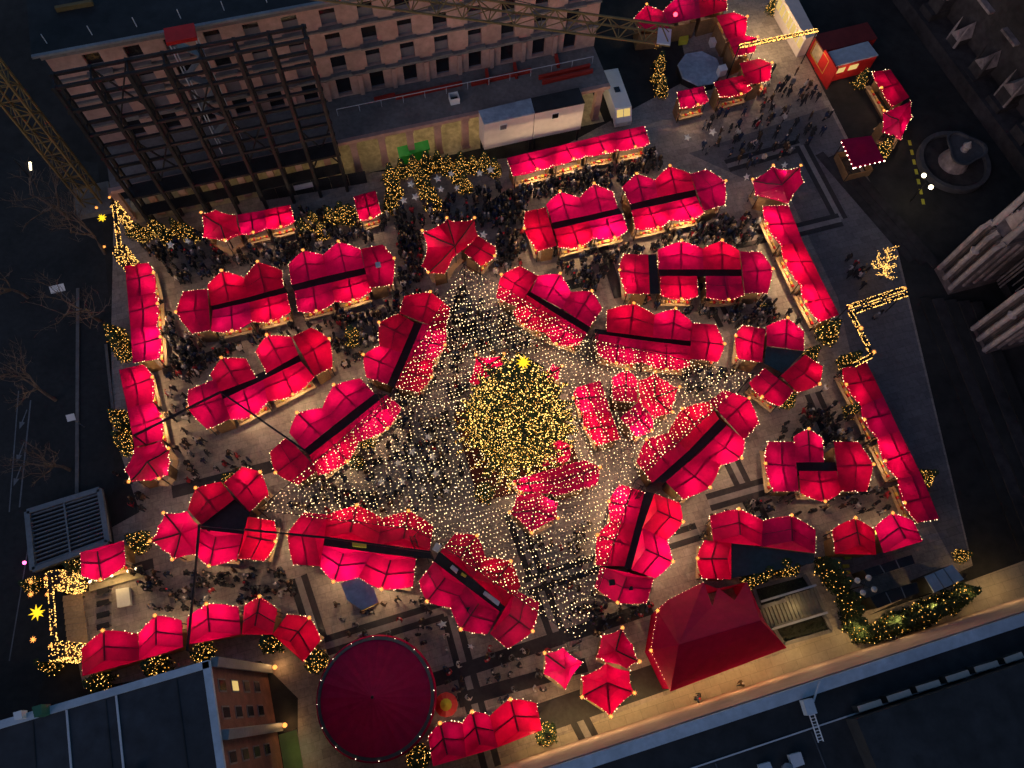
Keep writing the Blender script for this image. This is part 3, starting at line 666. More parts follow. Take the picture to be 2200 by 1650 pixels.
lamp((cc.x, cc.y, 2.3), 40, parent=r)

# dark service strips between the double rows
def service(label, tile, pts, m=BLACK, z=2.85):
    P = [T(tile, p, z) for p in pts]; c = sum(P, Vector())/len(P)
    r = thing('service_roof', (c.x, c.y, 0), label, 'roof', 'dark roofs over the service gaps')
    MB().prism(P, z-.05, z).build('tarp', m, r)
    for p in P[::2]: q = lerp(p, c, .1); MB().tube([(q.x, q.y, 0), (q.x, q.y, z-.05)], .05, 5).build('post', FRAME, r)
service('black strip roof in upper left double block, west half', 'D', [(1335, 340), (1800, 225), (1825, 262), (1345, 376)])
service('black strip roof in upper left double block, east half', 'R1', [(255, 605), (890, 458), (908, 518), (290, 664)])
service('black strip roof in the slanting left block', 'R4', [(378, 645), (1045, 328), (1070, 385), (400, 715)])
service('black strip roof left of the light star top arm', 'R1', [(1318, 925), (1395, 940), (1150, 1495), (1085, 1462)])
service('black strip roof above the light star left arm', 'R4', [(1690, 665), (1810, 668), (1135, 1198), (1088, 1145)])
service('black strip roof in upper right double block, west half', 'R2', [(503, 592), (1075, 465), (1110, 518), (520, 652)])
service('black strip roof in upper right double block, east half', 'R2', [(1172, 432), (1735, 306), (1745, 368), (1185, 488)])
service('black strip roof in the level right block', 'R3', [(458, 393), (1172, 393), (1172, 455), (468, 455)])
service('black upright strip at the left of the level right block', 'R3', [(370, 268), (440, 262), (470, 600), (388, 605)])
service('black strip roof right of the light star top arm', 'R2', [(318, 1188), (835, 1488), (808, 1542), (290, 1218)])
service('black strip roof above the light star right arm', 'R3', [(-90, 905), (735, 1008), (735, 1058), (-90, 948)])
service('dark teal roof inside the ring of four stalls', 'R3', [(1385, 1056), (1710, 1100), (1530, 1290), (1365, 1200)], TEAL, 3.0)
service('black roof inside the cross of stalls', 'F', [(735, 1330), (985, 1335), (1000, 1392), (750, 1392)])
service('black strip roof below the light star right arm', 'R5', [(1180, 318), (1248, 375), (720, 865), (600, 870)])
service('black strip roof right of the light star bottom arm', 'full', [(1385, 1056), (1406, 1060), (1357, 1226), (1341, 1218)])
service('black roof inside ring at the light star left tip', 'R6', [(735, 330), (865, 445), (840, 640), (450, 595), (445, 555)])
service('black strip roof below the light star left arm', 'full', [(694, 1154), (924, 1183), (930, 1201), (694, 1174)])
service('black strip roof left of the light star bottom arm', 'R7', [(255, 260), (825, 735), (780, 780), (205, 345)])
service('black yard roof right of the corner stall above pavilion', 'R5', [(1285, 1390), (2000, 1480), (1990, 1560), (1285, 1690)], TEAL, 2.6)
# things lying on the service roofs and stall roofs
def roofbox(label, tile, pts, h, m, z=2.9, name='storage_box', cat='box', lid=None):
    P = [T(tile, p, z+h) for p in pts]; c = sum(P, Vector())/len(P)
    r = thing(name, (c.x, c.y, z), label, cat)
    MB().prism(P, z, z+h).build('body', m, r)
    MB().prism([lerp(p, c, -.04) for p in P], z+h+.003, z+h+.05).build('lid', lid or m, r)
    return r
roofbox('yellow pair of crates on the black strip left of the bottom star tip', 'R6', [(1750, 700), (1865, 715), (1865, 745), (1750, 735)], .3, YELP, name='crate', cat='crate')
roofbox('long grey air unit on the black strip, lower end', 'R7', [(650, 600), (775, 690), (760, 725), (632, 625)], .35, LTGREY, name='air_unit', cat='air unit')
roofbox('short grey air unit on the black strip, upper end', 'R7', [(370, 375), (418, 415), (400, 445), (348, 400)], .35, LTGREY, name='air_unit', cat='air unit')
roofbox('small yellow box on the black strip beside grey unit', 'R7', [(450, 440), (490, 465), (478, 482), (440, 460)], .25, YELP)
roofbox('grey sack pile by the black junction left of bottom arm', 'R7', [(230, 185), (275, 205), (240, 265), (195, 240)], .5, LTGREY)
roofbox('white hatch on the east end of upper left double block', 'R1', [(985, 418), (1025, 412), (1035, 450), (992, 458)], .15, LTGREY, z=4.15, name='roof_vent', cat='vent')
for k, (x, y, lb) in enumerate([(500, 270, 'white square vent on the light side stall left of bottom arm'), (515, 762, 'white square vent on the outer side stall left of bottom arm'), (1740, 525, 'larger grey vent on the stall right of bottom arm'), (1900, 575, 'smaller grey vent on the stall right of bottom arm')]):
    w = 26 if k < 3 else 18
    roofbox(lb, 'R7', [(x-w, y-w*.8), (x+w*.8, y-w), (x+w, y+w*.8), (x-w*.8, y+w)], .35, LTGREY if k < 2 else GREY, z=3.45, name='roof_vent', cat='vent', lid=FRAME)

# ------------------------------------------------------------------ the star of lights
NET_Z = 7.2
TIPS = [(997, 568), (1618, 803), (1248, 1378), (555, 1095)]
INN = [(1268, 728), (1362, 1036), (902, 1138), (838, 852)]      # between tip k and tip k+1
CEN = (1105, 905)
tw = [at(x, y, NET_Z) for x, y in TIPS]; iw = [at(x, y, NET_Z) for x, y in INN]; cw = at(*CEN, NET_Z)
net = thing('light_net', (cw.x, cw.y, 0), 'four pointed star of fairy light strands hung over the square', 'light net')
TREE = at(1107, 940, 0); TREE_H = 19.6
rn = random.Random(11)
def zcat(p):   # sag, higher near the giant fir
    d = (Vector((p.x, p.y))-Vector((TREE.x, TREE.y))).length
    return NET_Z+0.9*math.exp(-(d/9)**2)-.15
for k in range(4):
    tip, a, b = tw[k], iw[k-1], iw[k]                       # kite tip-a-centre-b
    ax = (tip-cw); L = ax.length; ax.normalize(); sd_ = Vector((-ax.y, ax.x, 0))
    poly2 = [tip, a, cw, b]
    t = 0.25
    while t < L:
        base = cw+ax*t; hits = []
        for i in range(4):
            p, q = poly2[i], poly2[(i+1) % 4]; dp, dq = (p-base).dot(ax), (q-base).dot(ax)
            if (dp > 0) != (dq > 0): hits.append((lerp(p, q, dp/(dp-dq))-base).dot(sd_))
        t += rn.uniform(.35, .42)
        if len(hits) < 2: continue
        s0, s1 = min(hits), max(hits)
        if s1-s0 < .3: continue
        st = MB(); pts = []; n = max(2, int((s1-s0)/rn.uniform(.30, .40))); ph = rn.uniform(0, 6)
        for i in range(n+1):
            u = min(1, max(0, (i+rn.uniform(-.3, .3))/n)); p = base+sd_*(s0+(s1-s0)*u)+ax*(.13*math.sin(u*9+ph)+rn.uniform(-.08, .08)); z = zcat(p)-.5*4*u*(1-u)*min(1, (s1-s0)/12)
            p = Vector((p.x, p.y, z)); rr = 5.5*(1-(z/TREE_H)**2.1)**.8
            if (Vector((p.x, p.y))-Vector((TREE.x, TREE.y))).length < rr+.3: 
                if len(pts) > 1: st.tube(pts, .012, 3, 1, False); tag(st.build('light_strand', [BULBW, CABLE], net), kind='stuff'); st = MB()
                pts = []; continue
            pts.append(p)
            if rn.random() < .93: st.bulb((p.x, p.y, p.z-.05), rn.choice((.028, .038, .048, .060)))
        if len(pts) > 1: st.tube(pts, .012, 3, 1, False)
        if st.v: tag(st.build('light_strand', [BULBW, CABLE], net), kind='stuff')
for k in range(4):
    for a, b in ((tw[k], iw[k]), (tw[k], iw[k-1])): MB().tube([a, lerp(a, b, .5)-UZ*.15, b], .03, 5).build('edge_cable', CABLE, net)
MASTS = [('north east', 'right of the light star top arm'), ('south east', 'right of the light star bottom arm'), ('south west', 'left of the light star bottom arm'), ('north west', 'left of the light star top arm')]
for k in range(4):
    p = iw[k]; g = Vector((p.x, p.y, 0)); out = (p-cw); out.z = 0; out.normalize(); g = g+out*1.0
    r = thing('light_mast', g, 'dark steel mast holding the light star, %s' % MASTS[k][1], 'mast', 'masts holding the light star')
    m = MB(); 
    for sx, sy in ((-.2, -.2), (.2, -.2), (.2, .2), (-.2, .2)): m.tube([g+DX*sx+DY*sy, g+DX*sx+DY*sy+UZ*NET_Z], .04, 5)
    for j in range(9):
        z = j*.8; m.bar(g+DX*-.2+DY*-.2+UZ*z, g+DX*.2+DY*-.2+UZ*(z+.8), .03); m.bar(g+DX*.2+DY*.2+UZ*z, g+DX*-.2+DY*.2+UZ*(z+.8), .03)
    m.build('lattice', FRAME, r)
    MB().box(g+UZ*.15, 1.4, 1.4, .3).build('ballast', STONED, r)
    MB().tube([g+UZ*NET_Z, p], .03, 4).build('stay', CABLE, r)
for k, w in enumerate(('top', 'right', 'bottom', 'left')):
    p = tw[k]; g = Vector((p.x, p.y, 0))
    r = thing('light_mast', g, 'slim steel pole at the light star %s tip' % w, 'mast', 'masts holding the light star')
    MB().tube([g, g+UZ*NET_Z], .08, 8).build('pole', FRAME, r); MB().box(g+UZ*.15, 1, 1, .3).build('ballast', STONED, r)

# overhead girders crossing the left blocks
def girder(label, pts, z=6.0):
    P = [at(x, y, z) for x, y in pts]; r = thing('overhead_girder', (P[0].x, P[0].y, 0), label, 'girder', 'dark girders over the stalls')
    m = MB()
    for i in range(len(P)-1): m.bar(P[i], P[i+1], .16, .22)
    m.build('beam', FRAME, r)
    for p in (P[0], P[-1]): MB().tube([(p.x, p.y, 0), (p.x, p.y, z)], .07, 6).build('post', FRAME, r)
girder('dark bent girder over the slanting left block', [(288, 936), (474, 842), (655, 968)])
girder('dark girder over the block below light star left arm', [(428, 1128), (700, 1155), (925, 1186)])
girder('dark girder running down from the left ring to curved row', [(428, 1128), (418, 1250), (402, 1398)])

# ------------------------------------------------------------------ conifers with lights
def fir(seed, h, rad, ntier, nbulb, bulb_r, needle=0.30, bulbm=BULBG):
    q = random.Random(seed); tr = MB(); tr.tube([(0, 0, 0), (0, 0, h*.55), (0, 0, h*.98)], [h*.022, h*.014, h*.004], 7)
    cr = MB(); bl = MB()
    for i in range(ntier):
        v = (i+.5)/ntier; z = h*(.06+.93*v); R = rad*(1-v)**.85+.05
        nb = max(4, int(4+ (R/rad)*11*min(1.6, rad/2+.6)))
        a0 = q.uniform(0, 6)
        for k in range(nb):
            a = a0+2*math.pi*k/nb+q.uniform(-.2, .2); L = R*q.uniform(.78, 1.12); d = Vector((math.cos(a), math.sin(a), 0)); s = Vector((-d.y, d.x, 0))
            dz = -.28*L+q.uniform(-.1, .1)
            tr.tube([(0, 0, z), tuple(d*L*.9+UZ*(z+dz*.9))], [.02+.006*h/5, .008], 3, 0, False)
            m = max(3, int(L/needle*1.5))
            for j in range(m):
                f = (j+.6)/m; p = d*(L*f)+UZ*(z+dz*f*f); w = needle*q.uniform(.8, 1.5)*(1.15-.6*f)
                for sg in (-1, 1):
                    e = p+(s*sg*q.uniform(.6, 1)+d*q.uniform(.2, .7)).normalized()*w+UZ*q.uniform(-.12, .06); n_ = d*.10*w/needle
                    cr.add([p-n_, p+n_, e+n_*.4+UZ*.03, e-n_*.3], [(0, 1, 2, 3)])
            for j in range(int(nbulb*R/rad/ntier/nb*2.2+q.random())):
                f = q.uniform(.25, 1.03)**.6; p = d*(L*f)+UZ*(z+dz*f*f+.06)+s*q.uniform(-.35, .35)*(R/nb*3)
                bl.bulb(p, bulb_r*q.uniform(.7, 1.2), q.choice((0, 0, 1)))
    return tr, cr, bl
def big_fir(h, rad):
    q = random.Random(5); tr = MB(); cr = MB(); bl = MB(); bg_ = MB()
    tr.tube([(0, 0, 0), (0, 0, h*.5), (0, 0, h*.99)], [.34, .22, .05], 8)
    nt_ = 30
    for i in range(nt_):
        v = (i+.4)/nt_; z = h*(.05+.94*v); R = rad*(1-v**2.1)**.8+.12
        nb = int(6+13*R/rad); a0 = q.uniform(0, 6)
        for k in range(nb):
            a = a0+2*math.pi*k/nb+q.uniform(-.14, .14); L = R*q.choice((.72, .85, .95, 1.0, 1.12))*q.uniform(.93, 1.06)
            d = Vector((math.cos(a), math.sin(a), 0)); s_ = Vector((-d.y, d.x, 0)); dz = -.20*L+q.uniform(-.25, .15); lift = q.uniform(.1, .35)
            B = lambda f: d*(L*f)+UZ*(z+dz*f*f+lift*f)
            tr.tube([B(0), B(.5), B(.92)], [.07, .045, .015], 3, 0, False)
            m = max(4, int(L/.21))
            for j in range(m):
                f = (j+.8)/m; p = B(f); w = .62*(1.15-.75*f)*q.uniform(.7, 1.2)
                for sg in (-1, 1):
                    e = p+(s_*sg*q.uniform(.7, 1)+d*q.uniform(.3, .8)).normalized()*w+UZ*q.uniform(-.2, .08); n_ = d*.09
                    cr.add([p-n_, p+n_, e+n_*.5+UZ*.02, e-n_*.3], [(0, 1, 2, 3)])
            if q.random() < .90:                       # most boughs carry a string, some stay dark
                ph = q.uniform(0, 6); st_ = .105
                for j in range(int(L*.85/st_)):
                    f = .14+.88*(j*st_/L)/.85+q.uniform(-.02, .02)
                    if q.random() < .08: continue
                    p = B(min(1.03, f))+s_*(.30*math.sin(j*1.1+ph)*(1.2-.7*f))+UZ*.09
                    bl.bulb(p, q.choice((.03, .042, .06)), q.choice((0, 0, 0, 1)))
    return tr, cr, bl
TREE_H = 19.6
tr, cr, bl = big_fir(TREE_H, 5.5)
r = thing('giant_fir', TREE, 'giant fir wrapped in gold lights under a yellow star', 'christmas tree')
o = Vector(TREE)
for nm, b, m, k in (('trunk', tr, BARK, None), ('crown', cr, NEEDLE, 'stuff'), ('fairy_lights', bl, [BULBT, BULBD], 'stuff')):
    b.v = [(x+o.x, y+o.y, z) for x, y, z in b.v]; ob = b.build(nm, m, r)
    if k: ob['kind'] = k
place('star_topper', star_mesh('star_topper', 1.0, 10, STARY), o+UZ*(TREE_H+.6), .2, .66, r)
MB().prism([o+DX*sx*5.6+DY*sy*5.0-DY*.8 for sx, sy in ((-1, -1), (1, -1), (1, 1), (-1, 1))], .02, .5).build('platform', mat('red_carpet', (0.10, 0.022, 0.018), .9, .4, 3), r)
lamp(o+UZ*2.5+DY*-5.5, 60, parent=r)
FIRS = [fir(20+k, 3.4, 1.15, 11, (85, 105, 130, 50)[k], .042, .26) for k in range(4)]
FM = [(a.mesh('fir_trunk', BARK), b.mesh('fir_crown', NEEDLE), c_.mesh('fir_lights', [BULBG, BULBD])) for a, b, c_ in FIRS]
kf = 0
def small_fir(px, py, label, group=None, s=1.0, sparse=False):
    global kf
    p = at(px, py, 1.6*s); p.z = 0; a, b, c_ = FM[3 if sparse else kf % 3]; rz = kf*1.7; kf += 1
    r = thing('fir_tree', p, label, 'fir tree', group)
    place('trunk', a, p, rz, s, r); k = place('crown', b, p, rz, s, r); k['kind'] = 'stuff'; l = place('fairy_lights', c_, p, rz, s, r); l['kind'] = 'stuff'
NUM = 'first second third fourth fifth sixth seventh eighth ninth tenth eleventh twelfth thirteenth fourteenth fifteenth sixteenth seventeenth eighteenth nineteenth twentieth twenty-first twenty-second twenty-third twenty-fourth twenty-fifth twenty-sixth twenty-seventh twenty-eighth twenty-ninth thirtieth thirty-first thirty-second thirty-third thirty-fourth'.split()
def firs(label, group, pts, s=1.0, way='left'):
    pts = sorted(pts, key=lambda q: q[0] if way == 'left' else q[1])
    for k, (x, y) in enumerate(pts): small_fir(x, y, '%s from the %s of %s' % (NUM[k], way, label), group, s*(.9+.25*rn.random()), 'cabins' in label)
firs('gold lit firs in the hedge left of the short row', 'hedge left of the short row', [(278, 487), (302, 497), (328, 483), (352, 500), (377, 486), (404, 497)], .85)
firs('gold lit firs between the short row and lone stall', 'hedge right of the short row', [(650, 487), (672, 470), (690, 492), (708, 462), (733, 452), (752, 458)], .9)
firs('gold lit firs in the arch below the green skip', 'arch of lit firs', [(838, 432), (845, 402), (838, 372), (862, 360), (888, 352), (915, 348), (940, 342), (962, 352), (990, 346), (1015, 350), (1040, 345), (1062, 356), (905, 380), (918, 405), (928, 425), (985, 372), (998, 392)], .95)
firs('lit firs in the upper street edge clump', 'upper street hedge', [(240, 712), (250, 735), (262, 752)], .95, 'top')
firs('lit firs in the lower street edge clump', 'lower street hedge', [(248, 892), (262, 912), (255, 938), (268, 955)], .95, 'top')
firs('gold lit firs behind the curved row', 'firs behind the curved row', [(326, 1430), (428, 1402), (577, 1378), (204, 1467)], 1.0)
firs('lit firs in the hedge round the dark cabins', 'hedge round the dark cabins', [(1833, 1287), (1838, 1312), (1842, 1338), (1862, 1356), (1888, 1358), (1912, 1350), (1938, 1338), (1962, 1330), (1985, 1322), (2008, 1314), (2030, 1300), (2056, 1290), (2082, 1272)], 1.05)
firs('lit firs in the clump between planter and cabins', 'clump left of the dark cabins', [(1785, 1216), (1798, 1236), (1812, 1252)], 1.0)
firs('lit firs at the planter right of the pavilion', 'firs at the planter', [(1704, 1220), (1682, 1212), (1645, 1228), (1618, 1244)], .95)
firs('gold lit firs left of the blue octagon', 'firs left of the blue octagon', [(1412, 78), (1420, 128), (1416, 158), (1424, 186)], .9, 'top')
for x, y, l, s in [(755, 716, 'lone gold lit fir in the lane above light star left block', 1.0), (290, 1160, 'bright gold fir above the lone stall by the grate', 1.05), (155, 1215, 'small gold lit fir left of the lone stall by the grate', .85), (98, 1424, 'sparsely lit fir below the lower left light gate', 1.0),
                   (675, 1419, 'gold lit fir at the end of the curved row by round tent', 1.05), (897, 1630, 'lit fir at the bottom right of the round tent', 1.1), (1175, 1579, 'lit fir at the right end of the row by round tent', .95), (1787, 706, 'dense gold fir at the foot of the upper cathedral column', 1.2),
                   (1748, 757, 'gold lit fir right of the ring with teal roof', .9), (1832, 772, 'dense gold fir at the head of the lower cathedral column', 1.1), (1697, 856, 'sparse lit fir below the ring with teal roof', .85), (1833, 879, 'sparse lit fir left of the lower cathedral column', .8),
                   (1996, 1022, 'lit fir right of the lower cathedral column', .9), (2074, 1192, 'small lit fir above the light cabin roof', .7), (1854, 166, 'lit fir left of the bent stalls by the fountain', .9), (1905, 312, 'lit fir below the bent stalls by the fountain', 1.0),
                   (1667, 5, 'gold lit fir at the top edge beside cream kiosk', 1.0), (1640, 660, 'tiny lit fir below the level right block', .5), (1365, 642, 'tiny lit fir below the detached end of level right block', .55), (487, 1027, 'small lit fir above the ring at light star left tip', .7), (1042, 1052, 'gold lit fir at the lower left corner of fir platform', 1.1),
                   (60, 1255, 'dim lit fir left of the lower left light gate', .8), (788, 945, 'lit fir under the edge of light star left arm, upper', .8), (764, 990, 'lit fir under the edge of light star left arm, lower', .8)]:
    small_fir(x, y, l, None, s)
# leafless tree dressed with lights
def bare_tree(seed, h, spread, lights=0):
    q = random.Random(seed); b = MB(); tw_ = MB(); bl = MB()
    def grow(p, d, L, r, lv):
        n = 3; pts = [p]; dd = d
        for i in range(n):
            dd = (dd+Vector((q.uniform(-.25, .25), q.uniform(-.25, .25), q.uniform(-.05, .18)))).normalized(); pts.append(pts[-1]+dd*(L/n))
        (b if lv < 1 else tw_).tube(pts, [r, r*.85, r*.7, r*.55], 5 if lv < 2 else 3, 0, False)
        if lights and lv >= 2:
            for p_ in along(pts, .34): bl.bulb(p_, .042)
        if lv >= 4: return
        for k in range(4 if lv < 2 else 3):
            a = q.uniform(0, 6.28); t = Vector((math.cos(a), math.sin(a), q.uniform(.1, .6)))
            grow(lerp(pts[1], pts[-1], q.uniform(.3, 1)), (dd*.7+t*spread).normalized(), L*q.uniform(.6, .8), r*.55, lv+1)
    grow(Vector((0, 0, 0)), Vector((0, 0, 1)), h*.34, h*.018, 0)
    return b, tw_, bl
def put_bare(p, seed, h, label, lights=0, group=None):
    b, tw_, bl = bare_tree(seed, h, .75, lights); r = thing('bare_tree', p, label, 'tree', group)
    for nm, m_, mm in (('trunk', b, BARK), ('crown', tw_, BARK), ('fairy_lights', bl, BULBG)):
        if m_.v:
            m_.v = [(x+p.x, y+p.y, z) for x, y, z in m_.v]; o_ = m_.build(nm, mm, r)
            if nm != 'trunk': o_['kind'] = 'stuff'
p = at(1900, 590, 1.0); p.z = 0; put_bare(p, 3, 6.0, 'leafless tree strung with gold lights above the right light gate', 1)
for k, (x, y, h, l) in enumerate([(225, 545, 11, 'bare street tree beside the upper left light gate'), (215, 690, 12, 'bare street tree left of upper street edge stalls'), (150, 470, 12, 'bare street tree below the crane mast'), (120, 860, 11, 'bare street tree beside the lane arrows'), (150, 1010, 10, 'bare street tree above the slatted grate'), (60, 640, 11, 'bare street tree at the far left beside the white sign')]):
    put_bare(at(x, y), 40+k, h, l, 0, 'bare trees along the street')

# ------------------------------------------------------------------ light-wrapped gates
def gate(label, beams, towers, z=5.6, dens=26):
    p0 = at(*beams[0][0], z); r = thing('light_gate', (p0.x, p0.y, 0), label, 'light gate', 'gates wrapped in gold lights')
    g = MB(); q = random.Random(len(label))
    for a, b in beams:
        A, B = at(*a, z), at(*b, z); MB().bar(A, B, .35, .35).build('beam', FRAME, r); L = (B-A).length; d = (B-A)/L; s = Vector((-d.y, d.x, 0))
        for i in range(int(L*dens)): p = A+d*q.uniform(0, L); g.bulb(p+s*q.choice((-.22, .22, q.uniform(-.2, .2)))+UZ*q.uniform(.0, .24), .05)
    for x, y, w in towers:
        t = at(x, y, z); MB().box((t.x, t.y, z/2), w, w, z).build('tower', FRAME, r)
        for i in range(int(z*dens*w*2.2)):
            u = q.uniform(-w/2, w/2); sg = q.choice(((1, 0), (-1, 0), (0, 1), (0, -1))); off = DX*(sg[0]*(w/2+.05) if sg[0] else u)+DY*(sg[1]*(w/2+.05) if sg[1] else u)
            g.bulb(Vector((t.x, t.y, 0))+off+UZ*q.uniform(.2, z), .05)
        for i in range(int(12*w*w)): g.bulb(Vector((t.x, t.y, z+.06))+DX*q.uniform(-w/2, w/2)+DY*q.uniform(-w/2, w/2), .05)
    tag(g.build('fairy_lights', BULBG, r), kind='stuff')
    return r
r = gate('gold light gate with stars at lower left entrance', [((108, 1240), (120, 1400))], [(112, 1242, 1.3), (122, 1398, 1.3)])
MB().bar(at(85, 1413, 3.5), at(160, 1410, 3.5), .7, .2).build('side_beam', FRAME, r)
r = gate('gold light gate at the upper left entrance', [((246, 438), (258, 534))], [(245, 440, .8), (256, 538, 1.3)])
r = gate('gold light gate frame at the right between cathedral columns', [((1820, 661), (1944, 620)), ((1824, 668), (1874, 764)), ((1826, 674), (1950, 632)), ((1874, 764), (1832, 786))], [], 5.0, 22)
for p in ((1820, 661), (1948, 626), (1874, 764)):
    t = at(*p, 5.0); MB().tube([(t.x, t.y, 0), (t.x, t.y, 5)], .06, 6).build('post', FRAME, r)
r = gate('gold light beam across the lane at upper right', [((1588, 101), (1756, 66))], [], 5.5, 60)
for p in ((1588, 101), (1756, 66)):
    t = at(*p, 5.5); MB().tube([(t.x, t.y, 0), (t.x, t.y, 5.5)], .08, 6).build('post', FRAME, r)
# glowing stars on the gates
SL = [((79, 1316), 'largest yellow star left of lower left light gate', 1.25, 5.0), ((66, 1277), 'orange star above the big one at lower left gate', .65, 5.0), ((71, 1374), 'orange star below the big one at lower left gate', .7, 5.0), ((66, 1250), 'red orange star at the top left of lower left gate', .55, 5.0), ((98, 1242), 'orange star on upper tower of lower left gate', .5, 6.0), ((101, 1277), 'orange star on beam of lower left gate, upper', .5, 6.0), ((109, 1387), 'orange star on lower tower of lower left gate', .45, 6.0), ((109, 1352), 'orange star on beam of lower left gate, lower', .35, 6.0),
      ((219, 468), 'yellow star left of upper left light gate', .9, 5.0), ((207, 446), 'red star left of upper left light gate', .45, 5.0), ((235, 424), 'red star at tip of upper left light gate', .45, 5.8), ((250, 498), 'orange star on the beam of upper left light gate', .45, 6.0), ((224, 530), 'orange star at foot of upper left light gate', .45, 4.0), ((1944, 619), 'orange star at outer end of right light gate', .5, 5.3), ((1827, 657), 'orange star at inner corner of right light gate', .5, 5.3), ((1850, 705), 'orange star halfway down right light gate', .7, 5.3), ((1878, 756), 'orange star at lower corner of right light gate', .6, 5.3)]
for (x, y), l, s, z in SL:
    o_ = place('star_lantern', ME_BIGO if s > .8 else ME_TIP, at(x, y, z), .3, s if s > .8 else s*1.9); tag(o_, l, 'star lantern', 'glowing star lanterns at the gates')
# white paper stars hung over the lanes
PS = [('E', [(560, 1175), (460, 1270), (585, 1300), (370, 1340), (500, 1390), (610, 1405), (265, 1460), (395, 1460), (525, 1510), (675, 1515)], 'white paper star hanging under the light star left arm'),
      ('E', [(1455, 1180)], 'white paper star at the right of the giant fir'),
      ('B', [(620, 1130), (705, 1100), (450, 1165), (405, 1268), (478, 1245), (640, 1198), (742, 1188), (885, 1095), (955, 1075)], 'white paper star hanging inside the arch of lit firs'),
      ('B', [(910, 1485)], 'white paper star right of the pinwheel stall'), ('C', [(50, 870), (210, 835)], 'white paper star over the plaza above the paving rectangle'), ('C', [(425, 1120), (665, 1045)], 'white paper star beside the fan stall'),
      ('H', [(650, 740)], 'white paper star at the paving corner above round tent'), ('H', [(830, 880)], 'white paper star right of the double paving band'), ('A', [(1080, 1550), (1185, 1525)], 'white paper star below the hedge under the scaffold')]
for t_, pts, l in PS:
    for k, (x, y) in enumerate(sorted(pts)):
        ll = l if len(pts) == 1 else '%s from the left, ' % NUM[k]+l
        s = rn.uniform(.75, 1.05); p = T(t_, (x, y), 5.0)
        o_ = bpy.data.objects.new('paper_star', ME_PAPER); COL.objects.link(o_); o_.location = p; o_.scale = (s, s, s); o_.rotation_euler = (rn.uniform(.4, 1.0), 0, rn.uniform(-.6, .6)); tag(o_, ll, 'paper star', 'white paper stars')
for x, y, l in [(2075, 1335, 'flat cream star on the museum wall, right one'), (1730, 1450, 'flat cream star on the museum wall, left one')]:
    o_ = place('wall_star', ME_PAPER, T('H', (x, y), 3.0), .4, 1.0); o_.rotation_euler = (.9, 0, .25); tag(o_, l, 'star', 'stars on the museum wall')

# ------------------------------------------------------------------ gutted hotel with arcade
HA = at(340, 451)
def H(u, v, z=0.0): return HA+DX*u+DY*v+UZ*z
U0, U1, HD, EAVE = -3.0, 55.0, 5.4, 20.0
hotel = thing('hotel', H(26, 12), 'gutted pinkish stone hotel with empty windows above a lit arcade', 'building')
P_, Q_ = 3.9, 32.3
bays = []
i = -9
while True:
    u = Q_+P_*i; i += 1
    if u < U0+1.5: continue
    if u > U1-1.2: break
    bays.append(u)
floors = [(6.25, 8.9, 9.3), (9.9, 12.2, 12.75), (13.2, 15.4, 16.0), (16.5, 18.6, 19.4)]
wall = MB(); WW = .8
edges = [U0]+[(bays[k]+bays[k+1])/2 for k in range(len(bays)-1)]+[U1]
zs = [6.0]+[f[2] for f in floors]
for j, (z0, z1, zt) in enumerate(floors):
    zb = zs[j]
    for k, u in enumerate(bays):
        a, b = edges[k], edges[k+1]
        for (x0, x1, y0, y1) in ((a, u-WW, zb, zt), (u+WW, b, zb, zt), (u-WW, u+WW, zb, z0), (u-WW, u+WW, z1, zt)):
            if x1-x0 > 1e-3 and y1-y0 > 1e-3: wall.add([H(x0, HD, y0), H(x1, HD, y0), H(x1, HD, y1), H(x0, HD, y1)], [(0, 1, 2, 3)])
        for (x0, y0, x1, y1) in ((u-WW, z0, u-WW, z1), (u+WW, z0, u+WW, z1), (u-WW, z0, u+WW, z0), (u-WW, z1, u+WW, z1)):
            wall.add([H(x0, HD, y0), H(x1, HD, y1), H(x1, HD+.45, y1), H(x0, HD+.45, y0)], [(0, 1, 2, 3)])
wall.add([H(U0, HD, zs[-1]), H(U1, HD, zs[-1]), H(U1, HD, EAVE), H(U0, HD, EAVE)], [(0, 1, 2, 3)])
tag(wall.build('facade_wall', STONE, hotel), kind='structure')
